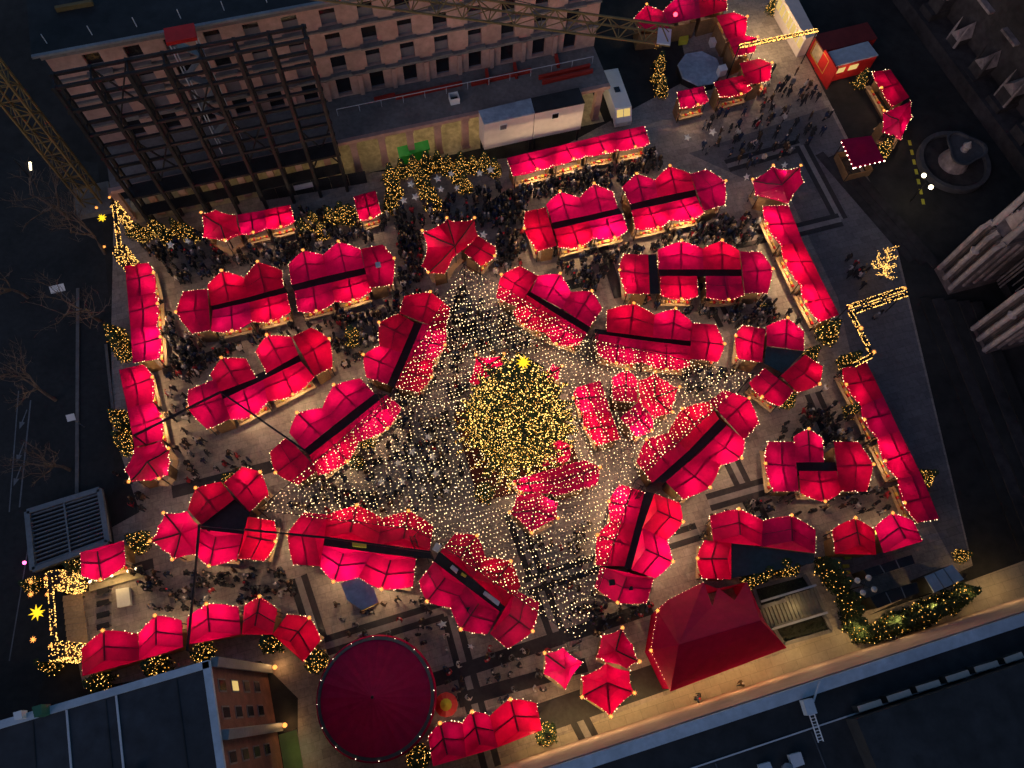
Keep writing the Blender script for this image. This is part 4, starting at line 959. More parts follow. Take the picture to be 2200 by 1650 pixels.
# window leaf meshes, shared
def winmesh(h, cut):
    b = MB(); b.box((0, 0, cut/2), 2*WW-.02, .06, cut, Vector((1, 0, 0)), Vector((0, 1, 0)), UZ, 0); b.box((0, .05, cut+(h-cut)/2), 2*WW-.02, .06, h-cut, Vector((1, 0, 0)), Vector((0, 1, 0)), UZ, 1)
    return b.mesh('hotel_window', [SHUT, GLASSD])
WMS = [winmesh(2.65, .15), winmesh(2.3, 1.25), winmesh(2.2, 1.2), winmesh(2.1, 1.2), winmesh(2.3, .5)]
SILL = MB().box((0, 0, 0), 2.3, .7, .16, Vector((1, 0, 0)), Vector((0, 1, 0)), UZ).mesh('window_sill', STONED)
HOOD = MB().box((0, 0, 0), 2.5, 1.0, .22, Vector((1, 0, 0)), Vector((0, 1, 0)), UZ).mesh('window_hood', STONED)
rh = random.Random(5)
for j, (z0, z1, zt) in enumerate(floors):
    for k, u in enumerate(bays):
        p = H(u, HD+.38, z0); m = WMS[j] if not (j and rh.random() < .25) else WMS[4]
        w = place('window', m, p, ANG, 1, hotel)
        if j:
            q = bpy.data.objects.new('sill', SILL if (j+k) % 3 else HOOD); COL.objects.link(q); q.parent = w; q.location = (0, -.55, -.12)
        if j == 0:
            q = place('pilaster', MB().box((0, 0, 1.5), .5, .3, 3.0, Vector((1, 0, 0)), Vector((0, 1, 0)), UZ).mesh('pilaster', STONE) if k == 0 else PIL, H((edges[k]), HD-.14, 6.02), ANG, 1, hotel) if k else None
            PIL = q.data if q else MB().box((0, 0, 1.5), .5, .3, 3.0, Vector((1, 0, 0)), Vector((0, 1, 0)), UZ).mesh('pilaster', STONE)
for z, w, h in ((9.45, .55, .25), (12.85, .4, .2), (16.1, .4, .2), (19.85, 1.0, .4)):
    MB().box(H((U0+U1)/2, HD-w/2+.1, z), U1-U0, w, h).build('string_course', STONED, hotel)
MB().prism([H(U0, HD+.5), H(U1, HD+.5), H(U1, 34), H(U0, 34)], 6.0, EAVE).build('core', GLASSD, hotel)
MB().prism([H(U0-.5, HD-.9), H(U1+.5, HD-.9), H(U1+.5, 36), H(U0-.5, 36)], EAVE+.06, EAVE+.5).build('roof', ROOFD, hotel)
roof = hotel.children[-1]
MB().bar(H(U0-.5, HD-1.1, EAVE+.45), H(U1+.5, HD-1.1, EAVE+.45), .35, .25).build('gutter', GREY, hotel)
for k in range(14): MB().tube([H(U0+1+4.2*k, HD+.2, EAVE+.5), H(U0+1+4.2*k, HD+.2, EAVE+1.6)], .05, 5).build('railing_post', LTGREY, hotel)
for k in range(5): MB().box(H(U0+4+9*k, HD+4+(k % 3)*2, EAVE+.8), 3.5, .35, .5).build('roof_girder', YELM, hotel)
MB().prism([H(U0, -.6), H(U1, -.6), H(U1, HD+.4), H(U0, HD+.4)], 5.35, 5.95).build('terrace_slab', STONED, hotel)
MB().bar(H(U0, -.72, 5.75), H(U1, -.72, 5.75), .5, .5).build('cornice', STONE, hotel)
MB().bar(H(U0, 4.9, 2.67), H(U1, 4.9, 2.67), .3, 5.34).build('arcade_back_wall', YSTONE, hotel)
PILM = MB().box((0, 0, 2.67), .75, .75, 5.34, Vector((1, 0, 0)), Vector((0, 1, 0)), UZ).box((0, 0, .2), .95, .95, .4, Vector((1, 0, 0)), Vector((0, 1, 0)), UZ).box((0, 0, 5.1), .95, .95, .4, Vector((1, 0, 0)), Vector((0, 1, 0)), UZ).mesh('pillar', STONE)
pu = [23.8+3.35*k for k in range(-8, 10)]
for u in pu: place('pillar', PILM, H(u, -.3), ANG, 1, hotel)
for k, u in enumerate(pu):
    if 2 <= k and u < 53: lamp(H(u+1.7, 2.2, 4.6), (85 if k > 8 else 45)*rh.uniform(.3, 1.6), (1, .80, .46), .2, hotel)
for k, u in enumerate(pu[:-1]):
    if k % 2 == 0: MB().box(H(u+1.7, 4.7, 1.25), 1.4, .12, 2.5).build('arcade_door', SHUT, hotel)
struct(MB().add([H(U0, -1.2, .02), H(U1, -1.2, .02), H(U1, 4.7, .02), H(U0, 4.7, .02)], [(0, 1, 2, 3)]).build('arcade_floor', YSTONE, hotel))
rail = MB().bar(H(23, 2.9, 7.05), H(54, 2.9, 7.05), .06).build('railing', LTGREY, hotel)
for k in range(13): MB().bar(H(23+k*2.58, 2.9, 5.95), H(23+k*2.58, 2.9, 7.05), .05).build('railing_post', LTGREY, hotel)
# steel on the terrace
def beam_thing(label, a, b, w, m=REDM, z=None):
    r = thing('steel_beam', (a.x, a.y, a.z), label, 'steel beam', 'steel beams on the terrace')
    d = (b-a).normalized()
    MB().bar(a+UZ*.02, b+UZ*.02, w, .04).build('lower_flange', m, r); MB().bar(a+UZ*.24, b+UZ*.24, .05, .40).build('web', m, r); MB().bar(a+UZ*.46, b+UZ*.46, w, .04).build('upper_flange', m, r)
for k, (u0, v0, u1, v1, l) in enumerate([(30, 3.6, 38, 3.7, 'long red beam'), (39, 3.3, 46.5, 3.5, 'second long red beam'), (47, 2.2, 53.5, 2.4, 'red beam near the terrace corner'), (47.2, 1.4, 53.6, 1.6, 'outer red beam near the terrace corner'), (41, 2.9, 41.3, 4.9, 'short red cross beam in the middle'), (44.5, 2.9, 44.8, 5.0, 'short red cross beam right of the middle'), (27.5, 3.9, 30, 4.0, 'short red beam by the doors'), (49.8, 3.2, 50, 5.0, 'short red cross beam on the right')]):
    beam_thing(l+' lying on the hotel terrace', H(u0, v0, 5.97), H(u1, v1, 5.97), .35)
r = thing('material_bag', H(36.5, 1.6, 5.96), 'white open builders bag on the hotel terrace', 'bag')
b = MB()
for sx, sy in ((0, -.5), (0, .5)): b.box(H(36.5, 1.6+sy, 6.4), 1.1, .08, .9)
for sx in (-.52, .52): b.box(H(36.5+sx, 1.6, 6.4), .08, .9, .86)
b.build('sides', WHITEM, r); MB().box(H(36.5, 1.6, 6.05), .95, .9, .12).build('filling', ROOFD, r)

# steel support frame before the west wing
def uw(px, py, z): q = at(px, py, z)-HA; return q.dot(DX)
FZ = 23.6; FV = -1.5
fu0, fu1 = uw(108, 122, FZ), uw(641, 17, FZ)
sc = thing('support_frame', H(10, FV), 'dark steel support frame standing before the hotel west wing', 'scaffold')
fus = [fu0+(fu1-fu0)*k/7 for k in range(8)]
for u in fus:
    for dv in (0, -1.6): MB().bar(H(u, FV+dv, 0), H(u, FV+dv, FZ), .34).build('post', FRAME, sc)
for z in (6.8, 10.2, 13.6, 17.0, 20.4, 23.4):
    for dv in (0, -1.6): MB().bar(H(fu0-.3, FV+dv, z), H(fu1+.3, FV+dv, z), .26, .3).build('beam', FRAME, sc)
    for u in fus: MB().bar(H(u, FV, z+.02), H(u, FV-1.6, z+.02), .14).build('tie', FRAME, sc)
for k, z in ((1, 6.8), (3, 13.6), (1, 17.0), (6, 3.4), (4, 6.8)):
    for s_ in (0, 1): MB().bar(H(fus[k+s_], FV-.2, z), H(fus[k+1-s_], FV-.2, z+6.6), .14).build('brace', FRAME, sc)
for z, wv in ((6.9, 1.5), (3.4, 1.5)): MB().box(H((fu0+fu1)/2, FV-.8, z), fu1-fu0+.5, wv, .08).build('walk_board', FRAME, sc)
# stair tower
su = uw(388, 74, 22.2); TV = 1.7; st = thing('stair_tower', H(su, TV, 6), 'grey scaffold stair tower with a red top before the hotel', 'stair tower')
for sx in (-1.2, 1.2):
    for sv in (-.7, .7): MB().bar(H(su+sx, TV+sv, 5.96), H(su+sx, TV+sv, 22.0), .1).build('post', LTGREY, st)
for k in range(7):
    z = 6.2+k*2.2; s_ = 1 if k % 2 else -1
    if k < 10: MB().bar(H(su-1.1*s_, TV, z), H(su+1.1*s_, TV, z+2.2), .9, .12).build('flight', GREY, st)
    MB().box(H(su+1.0*s_, TV, z+2.2), .7, 1.3, .06).build('landing', GREY, st)
MB().box(H(su, TV, 22.2), 2.8, 1.8, .4).build('top_cover', REDP, st)
# hoarding, cabins, van, skip
for k in range(6):
    a, b_ = lerp(at(596, 428), at(772, 398), k/6), lerp(at(596, 428), at(772, 398), (k+1)/6-.01)
hd = thing('hoarding', at(684, 413), 'black site hoarding with a white notice below the arcade', 'hoarding')
for k in range(6):
    a, b_ = lerp(at(560, 432), at(790, 392), k/6), lerp(at(560, 432), at(790, 392), (k+.98)/6)
    MB().bar(a+UZ*1.1, b_+UZ*1.1, .08, 2.2).build('panel', BLACK, hd)
a = lerp(at(560, 432), at(790, 392), .42); MB().box(a-DY*.1+UZ*1.5, 2.2, .04, .9).build('notice', LTGREY, hd)
for k, (pts, hz) in enumerate([(((880, 700), (1207, 622), (1232, 716), (915, 785)), 6.6), (((1211, 621), (1510, 555), (1550, 650), (1236, 714)), 6.6)]):
    P4 = [T('B', p, hz) for p in pts]; c = sum(P4, Vector())/4
    r = thing('site_cabin', (c.x, c.y, 0), ('left', 'right')[k]+' white site cabin with %s grey roof below the hotel' % ('light', 'dark')[k], 'cabin', 'white site cabins')
    MB().prism(P4, 2.0, hz-.12).build('wall', CREAM, r)
    for p in P4: q = lerp(p, c, .08); MB().bar((q.x, q.y, 0), (q.x, q.y, 1.99), .25).build('stilt', FRAME, r)
    MB().prism([lerp(p, c, -.015) for p in P4], hz-.118, hz).build('roof', (BLUEG, ROOFD)[k], r)
    f0, f1 = P4[3], P4[2]; w = lerp(f0, f1, (.38, .42)[k]); w = Vector((w.x, w.y, 5.4)); nrm = Vector(((f1-f0).y, -(f1-f0).x, 0)).normalized()
    MB().bar(w-(f1-f0).normalized()*.45+nrm*.03, w+(f1-f0).normalized()*.45+nrm*.03, .06, .9).build('window_frame', WHITEM, r)
    MB().bar(w-(f1-f0).normalized()*.38+nrm*.06, w+(f1-f0).normalized()*.38+nrm*.06, .05, .76).build('window', (SHUT, GLASSD)[k], r)
P4 = [T('B', p, 2.6) for p in ((1672, 520), (1780, 440), (1850, 660), (1735, 700))]
ax_ = (P4[3]-P4[0]).normalized(); sx_ = Vector((-ax_.y, ax_.x, 0)); c = sum(P4, Vector())/4
def van(label, c, ax, L, W_, Hh):
    r = thing('van', (c.x, c.y, 0), label, 'van'); s = Vector((-ax.y, ax.x, 0)); c = Vector((c.x, c.y, 0))
    body = MB()
    prof = [(-L/2, .4), (-L/2, Hh), (L/2-1.0, Hh), (L/2-.35, 1.5), (L/2, 1.1), (L/2, .4)]
    n = len(prof)
    vs = [c+ax*x+s*(W_/2)*sg+UZ*z for sg in (-1, 1) for x, z in prof]
    body.add(vs, [tuple(range(n)), tuple(reversed(range(n, 2*n)))]+[(i, n+i, n+(i+1) % n, (i+1) % n) for i in range(n)])
    body.build('body', WHITEM, r)
    for sg in (-1, 1):
        for x in (-L/2+1, L/2-1.1):
            w = MB().lathe((0, 0, 0), [(.01, -.11), (.34, -.11), (.34, .11), (.01, .11)], 14); w.v = [tuple(c+ax*x+s*(sg*(W_/2-.08)+v[2])+ax*v[0]+UZ*(.36+v[1])) for v in w.v]; w.build('wheel', RUBBER, r)
        h = MB().box(c+ax*(L/2+.012)+s*sg*(W_/2-.3)+UZ*.85, .03, .4, .22, ax, s, UZ).build('headlight', LTGREY, r)
        sl_ = Vector((ax.x, ax.y, 0))*.65-UZ*(Hh-1.5); sl_.normalize(); nn = s.cross(sl_); nn = nn if nn.z > 0 else -nn
        MB().box(c+ax*(L/2-.675)+s*sg*.45+UZ*((Hh+1.5)/2)+nn*.02, .8, .95, .03, s, sl_, nn).build('windscreen', WARMW, r)
    MB().box(c-ax*.3+UZ*(Hh+.03), .8, .7, .06, ax, s, UZ).build('roof_hatch', GLASSD, r)
    return r
van('white van with lit windscreen parked right of the site cabins', c, ax_, (P4[3]-P4[0]).length+2.6, 2.1, 2.6)
P4 = [T('B', p, 1.8) for p in ((362, 932), (558, 885), (570, 940), (375, 998))]; c = sum(P4, Vector())/4
r = thing('skip', (c.x, c.y, 0), 'bright green covered skip in front of the arcade', 'skip')
MB().prism([lerp(p, c, .1) for p in P4], .1, 1.6).build('body', GREENP, r); MB().prism(P4, 1.605, 1.8).build('cover', GREENP, r)
for sg in (.15, .85): q = lerp(P4[0], P4[1], sg); MB().box((q.x, q.y, .08), .3, .3, .12).build('skid', FRAME, r)

# ------------------------------------------------------------------ tower crane
MBASE = at(205, 435); JZ = 35.0; TIPJ = at(1440, 85, JZ); jd = (TIPJ-Vector((MBASE.x, MBASE.y, JZ))); JL = jd.length; jd.normalize(); js = Vector((-jd.y, jd.x, 0))
crane = thing('tower_crane', MBASE, 'yellow lattice tower crane reaching its jib over the hotel', 'crane')
lg = .95
CR = [MBASE+DX*sx*lg+DY*sy*lg for sx, sy in ((-1, -1), (1, -1), (1, 1), (-1, 1))]
for p in CR: MB().bar(p, p+UZ*JZ, .2).build('mast_leg', YELM, crane)
b = MB()
for k in range(int(JZ/2)):
    for i in range(4):
        p, q = CR[i]+UZ*2*k, CR[(i+1) % 4]+UZ*2*k
        b.bar(p, q, .1); b.bar(p, q+UZ*2, .1) if (k+i) % 2 else b.bar(q, p+UZ*2, .1)
tag(b.build('mast_lattice', YELM, crane), kind='stuff')
MB().box(MBASE+UZ*.4, 4, 4, .8).build('footing', STONED, crane)
J0 = Vector((MBASE.x, MBASE.y, JZ))
A0, A1 = J0-js*.7, TIPJ-js*.6; B0, B1 = J0+js*.7, TIPJ+js*.6; T0, T1 = J0+UZ*1.8, TIPJ+UZ*1.3
for nm, p, q in (('lower_chord', A0, A1), ('lower_chord', B0, B1), ('upper_chord', T0, T1)): MB().bar(p, q, .13).build(nm, YELM, crane)
b = MB(); n = int(JL/1.9)
for k in range(n):
    f, g, h = k/n, (k+.5)/n, (k+1)/n
    b.bar(lerp(A0, A1, f), lerp(B0, B1, f), .06); b.bar(lerp(A0, A1, f), lerp(T0, T1, g), .07); b.bar(lerp(T0, T1, g), lerp(A0, A1, h), .07); b.bar(lerp(B0, B1, f), lerp(T0, T1, g), .07); b.bar(lerp(T0, T1, g), lerp(B0, B1, h), .07); b.bar(lerp(A0, A1, f), lerp(B0, B1, h), .05)
tag(b.build('jib_lattice', YELM, crane), kind='stuff')
MB().box(J0+UZ*1.2-jd*.2, 2.4, 2.2, 2.6, jd, js, UZ).build('cab', YELM, crane); MB().bar(J0-jd*14, J0, 1.2, .5).build('counter_jib', YELM, crane); MB().box(J0-jd*13-UZ*1, 2.5, 1.6, 2.4, jd, js, UZ).build('counterweight', STONED, crane); MB().tube([J0, J0+UZ*8], .2, 6).build('tower_head', YELM, crane)
for f in (.4, .85): MB().tube([J0+UZ*8, lerp(T0, T1, f)], .04, 4).build('pendant', CABLE, crane)
MB().box(TIPJ-jd*.5+UZ*.2, 1.0, 1.5, .12, jd, js, UZ).build('end_platform', LTGREY, crane)
MB().ball(TIPJ+UZ*1.5+js*.9, .16).build('beacon', REDG, crane)

# ------------------------------------------------------------------ cathedral buttresses
d2 = -DY; outw = -DX
PC = at(2025, 605)
def K(a, dp, z=0.0): return PC+d2*a-outw*dp+UZ*z            # along the front, into the mass, up
cath = thing('cathedral', K(5, 6), 'dark Gothic cathedral flank with tall ribbed buttress piers', 'cathedral')
MB().prism([K(-3, 6.2), K(60, 6.2), K(60, 30), K(-3, 30)], 0, 34).build('nave_wall', CATHD, cath)
rc = random.Random(8)
for k in range(0, 2):
    a = k*8.1; pier = MB(); pier.box(K(a, 3.1, 5.0), 6.1, 2.9, 10.0).box(K(a, 3.9, 17), 4.4, 2.2, 14)
    pier.prism([K(a-1.75, -.2), K(a+1.75, -.2), K(a+1.75, 6), K(a-1.75, 6)], 0, 1.2)
    pier.add([K(a-1.45, .04, 10), K(a+1.45, .04, 10), K(a+1.1, 1.7, 11.6), K(a-1.1, 1.7, 11.6)], [(0, 1, 2, 3)])
    po = pier.build('buttress_pier', mat('pier_stone', (.13, .10, .10), .85, .5, 1.5, .5) if 'pier_stone' not in MATS else MATS['pier_stone'], cath)
    for sx in (-1, 1):
        for dp in (1.2, 2.6, 4.0): MB().tube([K(a+sx*1.5, dp, 1.0), K(a+sx*1.5, dp, 9.6)], .22, 6).build('side_shaft', CATH, po)
    for i in range(5):
        x = a-1.36+i*.68; MB().tube([K(x, -.28 if i % 2 == 0 else -.05, .9), K(x, -.28 if i % 2 == 0 else -.05, 9.5), K(x, .3, 10.5)], .15 if i % 2 else .29, 7).build('shaft', CATHL if i % 2 == 0 else CATHD, po)  # lit ribs and shaded grooves put into the colour: proud shafts light, set-back dark
    for sx in (-1.15, 1.15):
        MB().tube([K(a+sx, .55, 9.8), K(a+sx, .7, 15.0), K(a+sx, .7, 16.2), K(a+sx, .7, 20)], [.42, .34, .42, .02], 8).build('pinnacle', CATHL, po)
        for i in range(4): pass
    g = MB(); g.add([K(a-1.0, .9, 11.4), K(a+1.0, .9, 11.4), K(a, .9, 15.2), K(a-1.0, 1.8, 11.4), K(a+1.0, 1.8, 11.4), K(a, 1.8, 15.2)], [(0, 1, 2), (5, 4, 3), (0, 2, 5, 3), (1, 4, 5, 2), (0, 3, 4, 1)])
    for i in range(5):
        f = (i+.5)/5; g.ball(lerp(K(a-1.05, .85, 11.4), K(a, .85, 15.3), f), .16, 6); g.ball(lerp(K(a+1.05, .85, 11.4), K(a, .85, 15.3), f), .16, 6)
    g.build('gable', CATHL, po)
    s_ = MB(); s_.smooth = True; s_.lathe(K(a, -.35, 4.2), [(.05, 0), (.34, .05), (.36, .5), (.26, 1.1), (.32, 1.5), (.2, 1.75), (.1, 1.85), (.17, 2.0), (.16, 2.2), (.02, 2.35)], 8)
    s_.build('statue', CATHL, po); MB().lathe(K(a, -.3, 6.9), [(.5, 0), (.55, .25), (.3, .5), (.02, 1.4)], 6).build('niche_canopy', CATHL, po)
for k in range(0, 2):
    a = k*8.1+4.05; m_ = MB()
    for rr in (2.2, 1.8, 1.4):
        pts = [K(a-rr, 5.9-.1*(2.2-rr), 0.5), K(a-rr, 5.9, 7)]+[K(a+rr*math.cos(math.pi-t*math.pi/8), 5.9, 7+rr*1.25*math.sin(math.pi*t/8)) for t in range(1, 8)]+[K(a+rr, 5.9, 7), K(a+rr, 5.9, .5)]
        m_.tube(pts, .14, 5)
    for x in (-.7, 0, .7): m_.tube([K(a+x, 6.0, 2), K(a+x, 6.0, 8)], .08, 4)
    ob = m_.build('window_tracery', CATH, cath)
    MB().box(K(a, 6.12, 5), .1, 3.4, 7.5).build('window', GLASSD, cath)
# lower stonework towards the upper right
LW0, LW1 = at(1960, 50), at(2215, 400)
lw = thing('stone_mass', lerp(LW0, LW1, .5), 'dark ledged stone flank of the cathedral front at upper right', 'building')
ld = (LW1-LW0).normalized(); ln = Vector((ld.y, -ld.x, 0)); ln = ln if ln.x > 0 else -ln
MB().prism([LW0-ld*20+ln*3, LW1+ld*4+ln*3, LW1+ld*4+ln*40, LW0-ld*20+ln*40], 0, 30).build('wall', CATHD, lw)
MB().prism([LW0-ld*20-ln*.5, LW1+ld*4-ln*.5, LW1+ld*4+ln*3, LW0-ld*20+ln*3], 0, 2.0).build('plinth', CATHD, lw)
for k in range(8):
    f = -.35+k*.19; p = lerp(LW0, LW1, f); w = rc.uniform(1.2, 2.2); h = rc.uniform(3, 7)
    bt = MB().box(p+ln*1.6+UZ*(h*.3), w*1.4, 3.0, h*.6, ld, ln, UZ).box(p+ln*1.9+UZ*(h*.7), w*1.1, 2.3, h*.6, ld, ln, UZ)
    o_ = bt.build('buttress', CATHD, lw)
    MB().add([p+ln*.75-ld*w*.6+UZ*h, p+ln*.75+ld*w*.6+UZ*h, p+ln*2.9+ld*w*.6+UZ*h, p+ln*2.9-ld*w*.6+UZ*h, p+ln*2.9+UZ*(h+1.9), p+ln*.75+UZ*(h+1.3)], [(0, 1, 5), (1, 2, 4, 5), (2, 3, 4), (3, 0, 5, 4)]).build('gable_cap', CATH, o_)
    for sg in (-.55, .55): MB().tube([p+ln*.9+ld*w*sg+UZ*h*.6, p+ln*.9+ld*w*sg+UZ*(h+.8), p+ln*.9+ld*w*sg+UZ*(h+2.6)], [.2, .18, .02], 6).build('pinnacle', CATH if k % 2 else CATHD, o_)
    for z in (8, 13, 18): MB().box(p+ln*2.8+UZ*(z+rc.uniform(-1, 1)), w*1.8, 1.2, .35, ld, ln, UZ).build('ledge', CATH, o_)
# fountain
fc = at(2045, 352); ft = thing('fountain', fc, 'dry stone fountain with trefoil bowl in a round basin', 'fountain')
b = MB(); b.smooth = False; b.lathe(fc, [(3.9, 0), (3.9, .75), (4.45, .75), (4.5, .55), (4.5, 0)], 40).build('basin_wall', mat('fountain_stone', (.075, .07, .075), .8, .3, 2, .3), ft); FS = MATS['fountain_stone']
MB().lathe(fc, [(.01, .25), (3.88, .25)], 40).build('basin_floor', CATHD, ft)
MB().lathe(fc, [(1.9, .1), (1.7, .8), (1.3, 2.0), (1.2, 2.6)], 18).build('pedestal', CATH, ft)
trf = lambda a: 1+.16*math.cos(3*a)
MB().lathe(fc, [(.6, 2.3), (2.0, 2.55), (2.35, 3.0), (2.35, 3.1), (2.1, 3.1), (2.0, 2.8), (.05, 2.7)], 48, rad=trf).build('bowl', FS, ft)
MB().lathe(fc, [(.5, 2.7), (.4, 3.3), (.55, 3.5), (.2, 4.0), (.01, 4.3)], 12).build('finial', CATHL, ft)
# lamps with globes
def globe_lamp(label, base, globes, z, lit):
    p = at(*base, 0) if not isinstance(base, Vector) else base; r = thing('street_lamp', p, label, 'street lamp')
    MB().tube([p, p+UZ*(z-.3)], [.09, .05], 8).build('pole', FRAME, r)
    for g in globes:
        q = at(*g, z); MB().tube([p+UZ*(z-.35), q-UZ*.25], .03, 5).build('arm', FRAME, r); MB().ball(q, .28, 12).build('globe', WHITEG if lit else LTGREY, r)
        if lit: lamp(q-UZ*.6, 45, (1, .8, .45), .2, r)
g0 = (at(1985, 377, 4)+at(2000, 402, 4))/2; g0.z = 0
globe_lamp('street lamp with two lit globes below the fountain', g0, [(1985, 377), (2000, 402)], 4.0, True)
gl = [(1842, 1247), (1866, 1241), (1878, 1266), (1854, 1273)]; g0 = sum((at(*g, 4.5) for g in gl), Vector())/4; g0.z = 0
globe_lamp('unlit street lamp with four globes above the dark cabins', g0, gl, 4.5, False)
for k in range(7):
    a, b_ = lerp(T('C', (1452, 885)), T('C', (1550, 1320)), k/7+.01), lerp(T('C', (1452, 885)), T('C', (1550, 1320)), k/7+.085)
    struct(MB().bar(a+UZ*.03, b_+UZ*.03, .38, .02).build('road_marking', YELP))
# street furniture at the left
r = thing('street_lamp', at(80, 400), 'street lamp with a lit white tube beside the crane', 'street lamp'); p = at(80, 400); q = at(65, 357, 5.5)
MB().tube([p, Vector((p.x, p.y, 5.3)), q], .06, 6).build('pole', FRAME, r); MB().bar(q-DY*.55, q+DY*.55, .22, .12).build('tube', WHITEG, r); lamp(q-UZ*.4, 30, (.9, .95, 1), .2, r)
for (x, y, l, w, h) in [(123, 620, 'white slanted board on a post beside the street', 1.5, .8), (152, 897, 'small white board on a post below the first', .8, .7), (78, 10, 'white lamp head glinting at top left corner', .6, .5)]:
    q = at(x, y, 3.0); r = thing('sign_board', (q.x, q.y, 0), l, 'sign'); MB().tube([(q.x, q.y, 0), (q.x, q.y, 2.95)], .05, 6).build('post', GREY, r); MB().box(q, w, h, .06, DX, (DY+UZ*.5).normalized(), (UZ-DY*.5).normalized()).build('board', WHITEM, r)
# slatted grate
GP = [at(x, y, 1.4) for x, y in ((60, 1100), (215, 1052), (233, 1165), (72, 1225))]; c = sum(GP, Vector())/4
r = thing('vent_grate', (c.x, c.y, 0), 'big slatted steel ventilation grate beside the street', 'grate')
MB().prism(GP, 0, .9).build('shaft', BLACK, r)
for i in range(4): MB().bar(GP[i], GP[(i+1) % 4], .5, .5).build('frame_bar', GREY, r)
for k in range(1, 14): MB().bar(lerp(GP[0], GP[3], k/14)-UZ*.1, lerp(GP[1], GP[2], k/14)-UZ*.1, .12, .3).build('slat', GREY, r)
MB().bar(lerp(GP[0], GP[1], .5)+UZ*.12, lerp(GP[3], GP[2], .5)+UZ*.12, .15, .12).build('cross_bar', GREY, r)
o_ = thing('bollard_lamp', at(66, 1213), 'small pink lit bollard at the corner of grate', 'bollard'); MB().tube([at(66, 1213), at(66, 1213)+UZ*1.0], .08, 8).build('post', FRAME, o_); MB().ball(at(66, 1213)+UZ*1.15, .18).build('lamp_head', glow('pink_lamp', (1, .1, .35), 6), o_)

# ------------------------------------------------------------------ lower left building
BZ = 17.0; c0 = at(447, 1424, BZ); c0.z = 0
def L(a, b, z=0.0): return c0-DX*a-DY*b+UZ*z
bd = thing('office_building', L(18, 15), 'brown brick building with dark blue roof at lower left', 'building')
MB().prism([L(0, 0), L(48, 0), L(48, 40), L(0, 40)], 0, BZ-.3).build('wall', BRICK, bd)
MB().prism([L(.35, .35), L(47.6, .35), L(47.6, 39.6), L(.35, 39.6)], BZ-.28, BZ-.05).build('roof', mat('navy_roofing', (.032, .036, .045), .7, .45, .8, .1), bd)
rf = bd.children[-1]
for a, b_ in ((L(-.1, .1, BZ), L(48, .1, BZ)), (L(.1, -.1, BZ), L(.1, 40, BZ))): MB().bar(a, b_, .55, .35).build('parapet', ROOFB, bd)
for x in (141, 250):
    q = at(x, 1500, BZ); u = (c0-q).dot(DX); MB().bar(L(u, .4, BZ), L(u, 39, BZ), .14, .08).build('roof_seam', LTGREY, bd)
for k in range(9): MB().bar(L(5.1*k+2.4, .5, BZ-.03), L(5.1*k+2.4, 39, BZ-.03), .08, .04).build('roof_seam', ROOFD, bd)
for k, (a_, b__) in enumerate([(6, 6), (13, 9), (24, 5), (31, 8)]): MB().lathe(L(a_, b__, BZ-.05), [(.25, 0), (.25, .5), (.36, .52), (.01, .66)], 10).build('vent_cowl', GREY, bd)
WBM = MB().box((0, 0, 0), .1, .75, 1.5, Vector((1, 0, 0)), Vector((0, 1, 0)), UZ).mesh('office_window', GLASSD); WBL = MB().box((0, 0, 0), .1, .75, 1.5, Vector((1, 0, 0)), Vector((0, 1, 0)), UZ).mesh('office_window_lit', WARMW)
FR_ = MB().box((0, 0, 0), .06, 1.0, 1.8, Vector((1, 0, 0)), Vector((0, 1, 0)), UZ).mesh('window_surround', STONED)
PB = 5.2
for k in range(7):
    MB().bar(L(-.35, k*PB, 0), L(-.35, k*PB, BZ-.3), .6, .7).build('fin', GREY, bd)
    if k < 4: o_ = MB().ball(L(-.9, k*PB, .6), .22).build('fin_lamp', STARO, bd); lamp(L(-1.4, k*PB, .9), 40, (1, .55, .2), .15, bd)
    for z in (4.6, 7.9, 11.2, 14.5):
        for dy in (1.6, 3.6):
            w = place('window', WBL if (k, z, dy) in ((0, 11.2, 1.6), (1, 11.2, 3.6), (2, 7.9, 1.6)) else WBM, L(-.05, k*PB+dy, z), ANG, 1, bd)
            q = bpy.data.objects.new('surround', FR_); COL.objects.link(q); q.parent = w; q.location = (-.02, 0, 0)
for k in range(1, 5): MB().box(L(-1.5, k*PB+2.4, 2.6), 1.6, 3.4, .1).build('glass_canopy', MATS.get('lit_canopy_glass') or canopy_mat('lit_canopy_glass', (.42, .5, .2), (.5, .5, .3), .6), bd); lamp(L(-2.0, k*PB+2.4, 1.5), 22, (.95, 1, .5), .15, bd)
r = roofbox('green recycling bin behind the dark blue roof edge', 'G', [(205, 1265), (262, 1247), (265, 1310), (220, 1330)], 1.3, mat('bin_green', (.03, .12, .07), .6, .1, 3, .05), 17.0, 'bin', 'bin')
r = roofbox('white roof hatch behind the dark blue roof edge', 'G', [(85, 1300), (135, 1285), (140, 1335), (95, 1345)], .8, WHITEM, 17.0, 'roof_hatch', 'hatch')

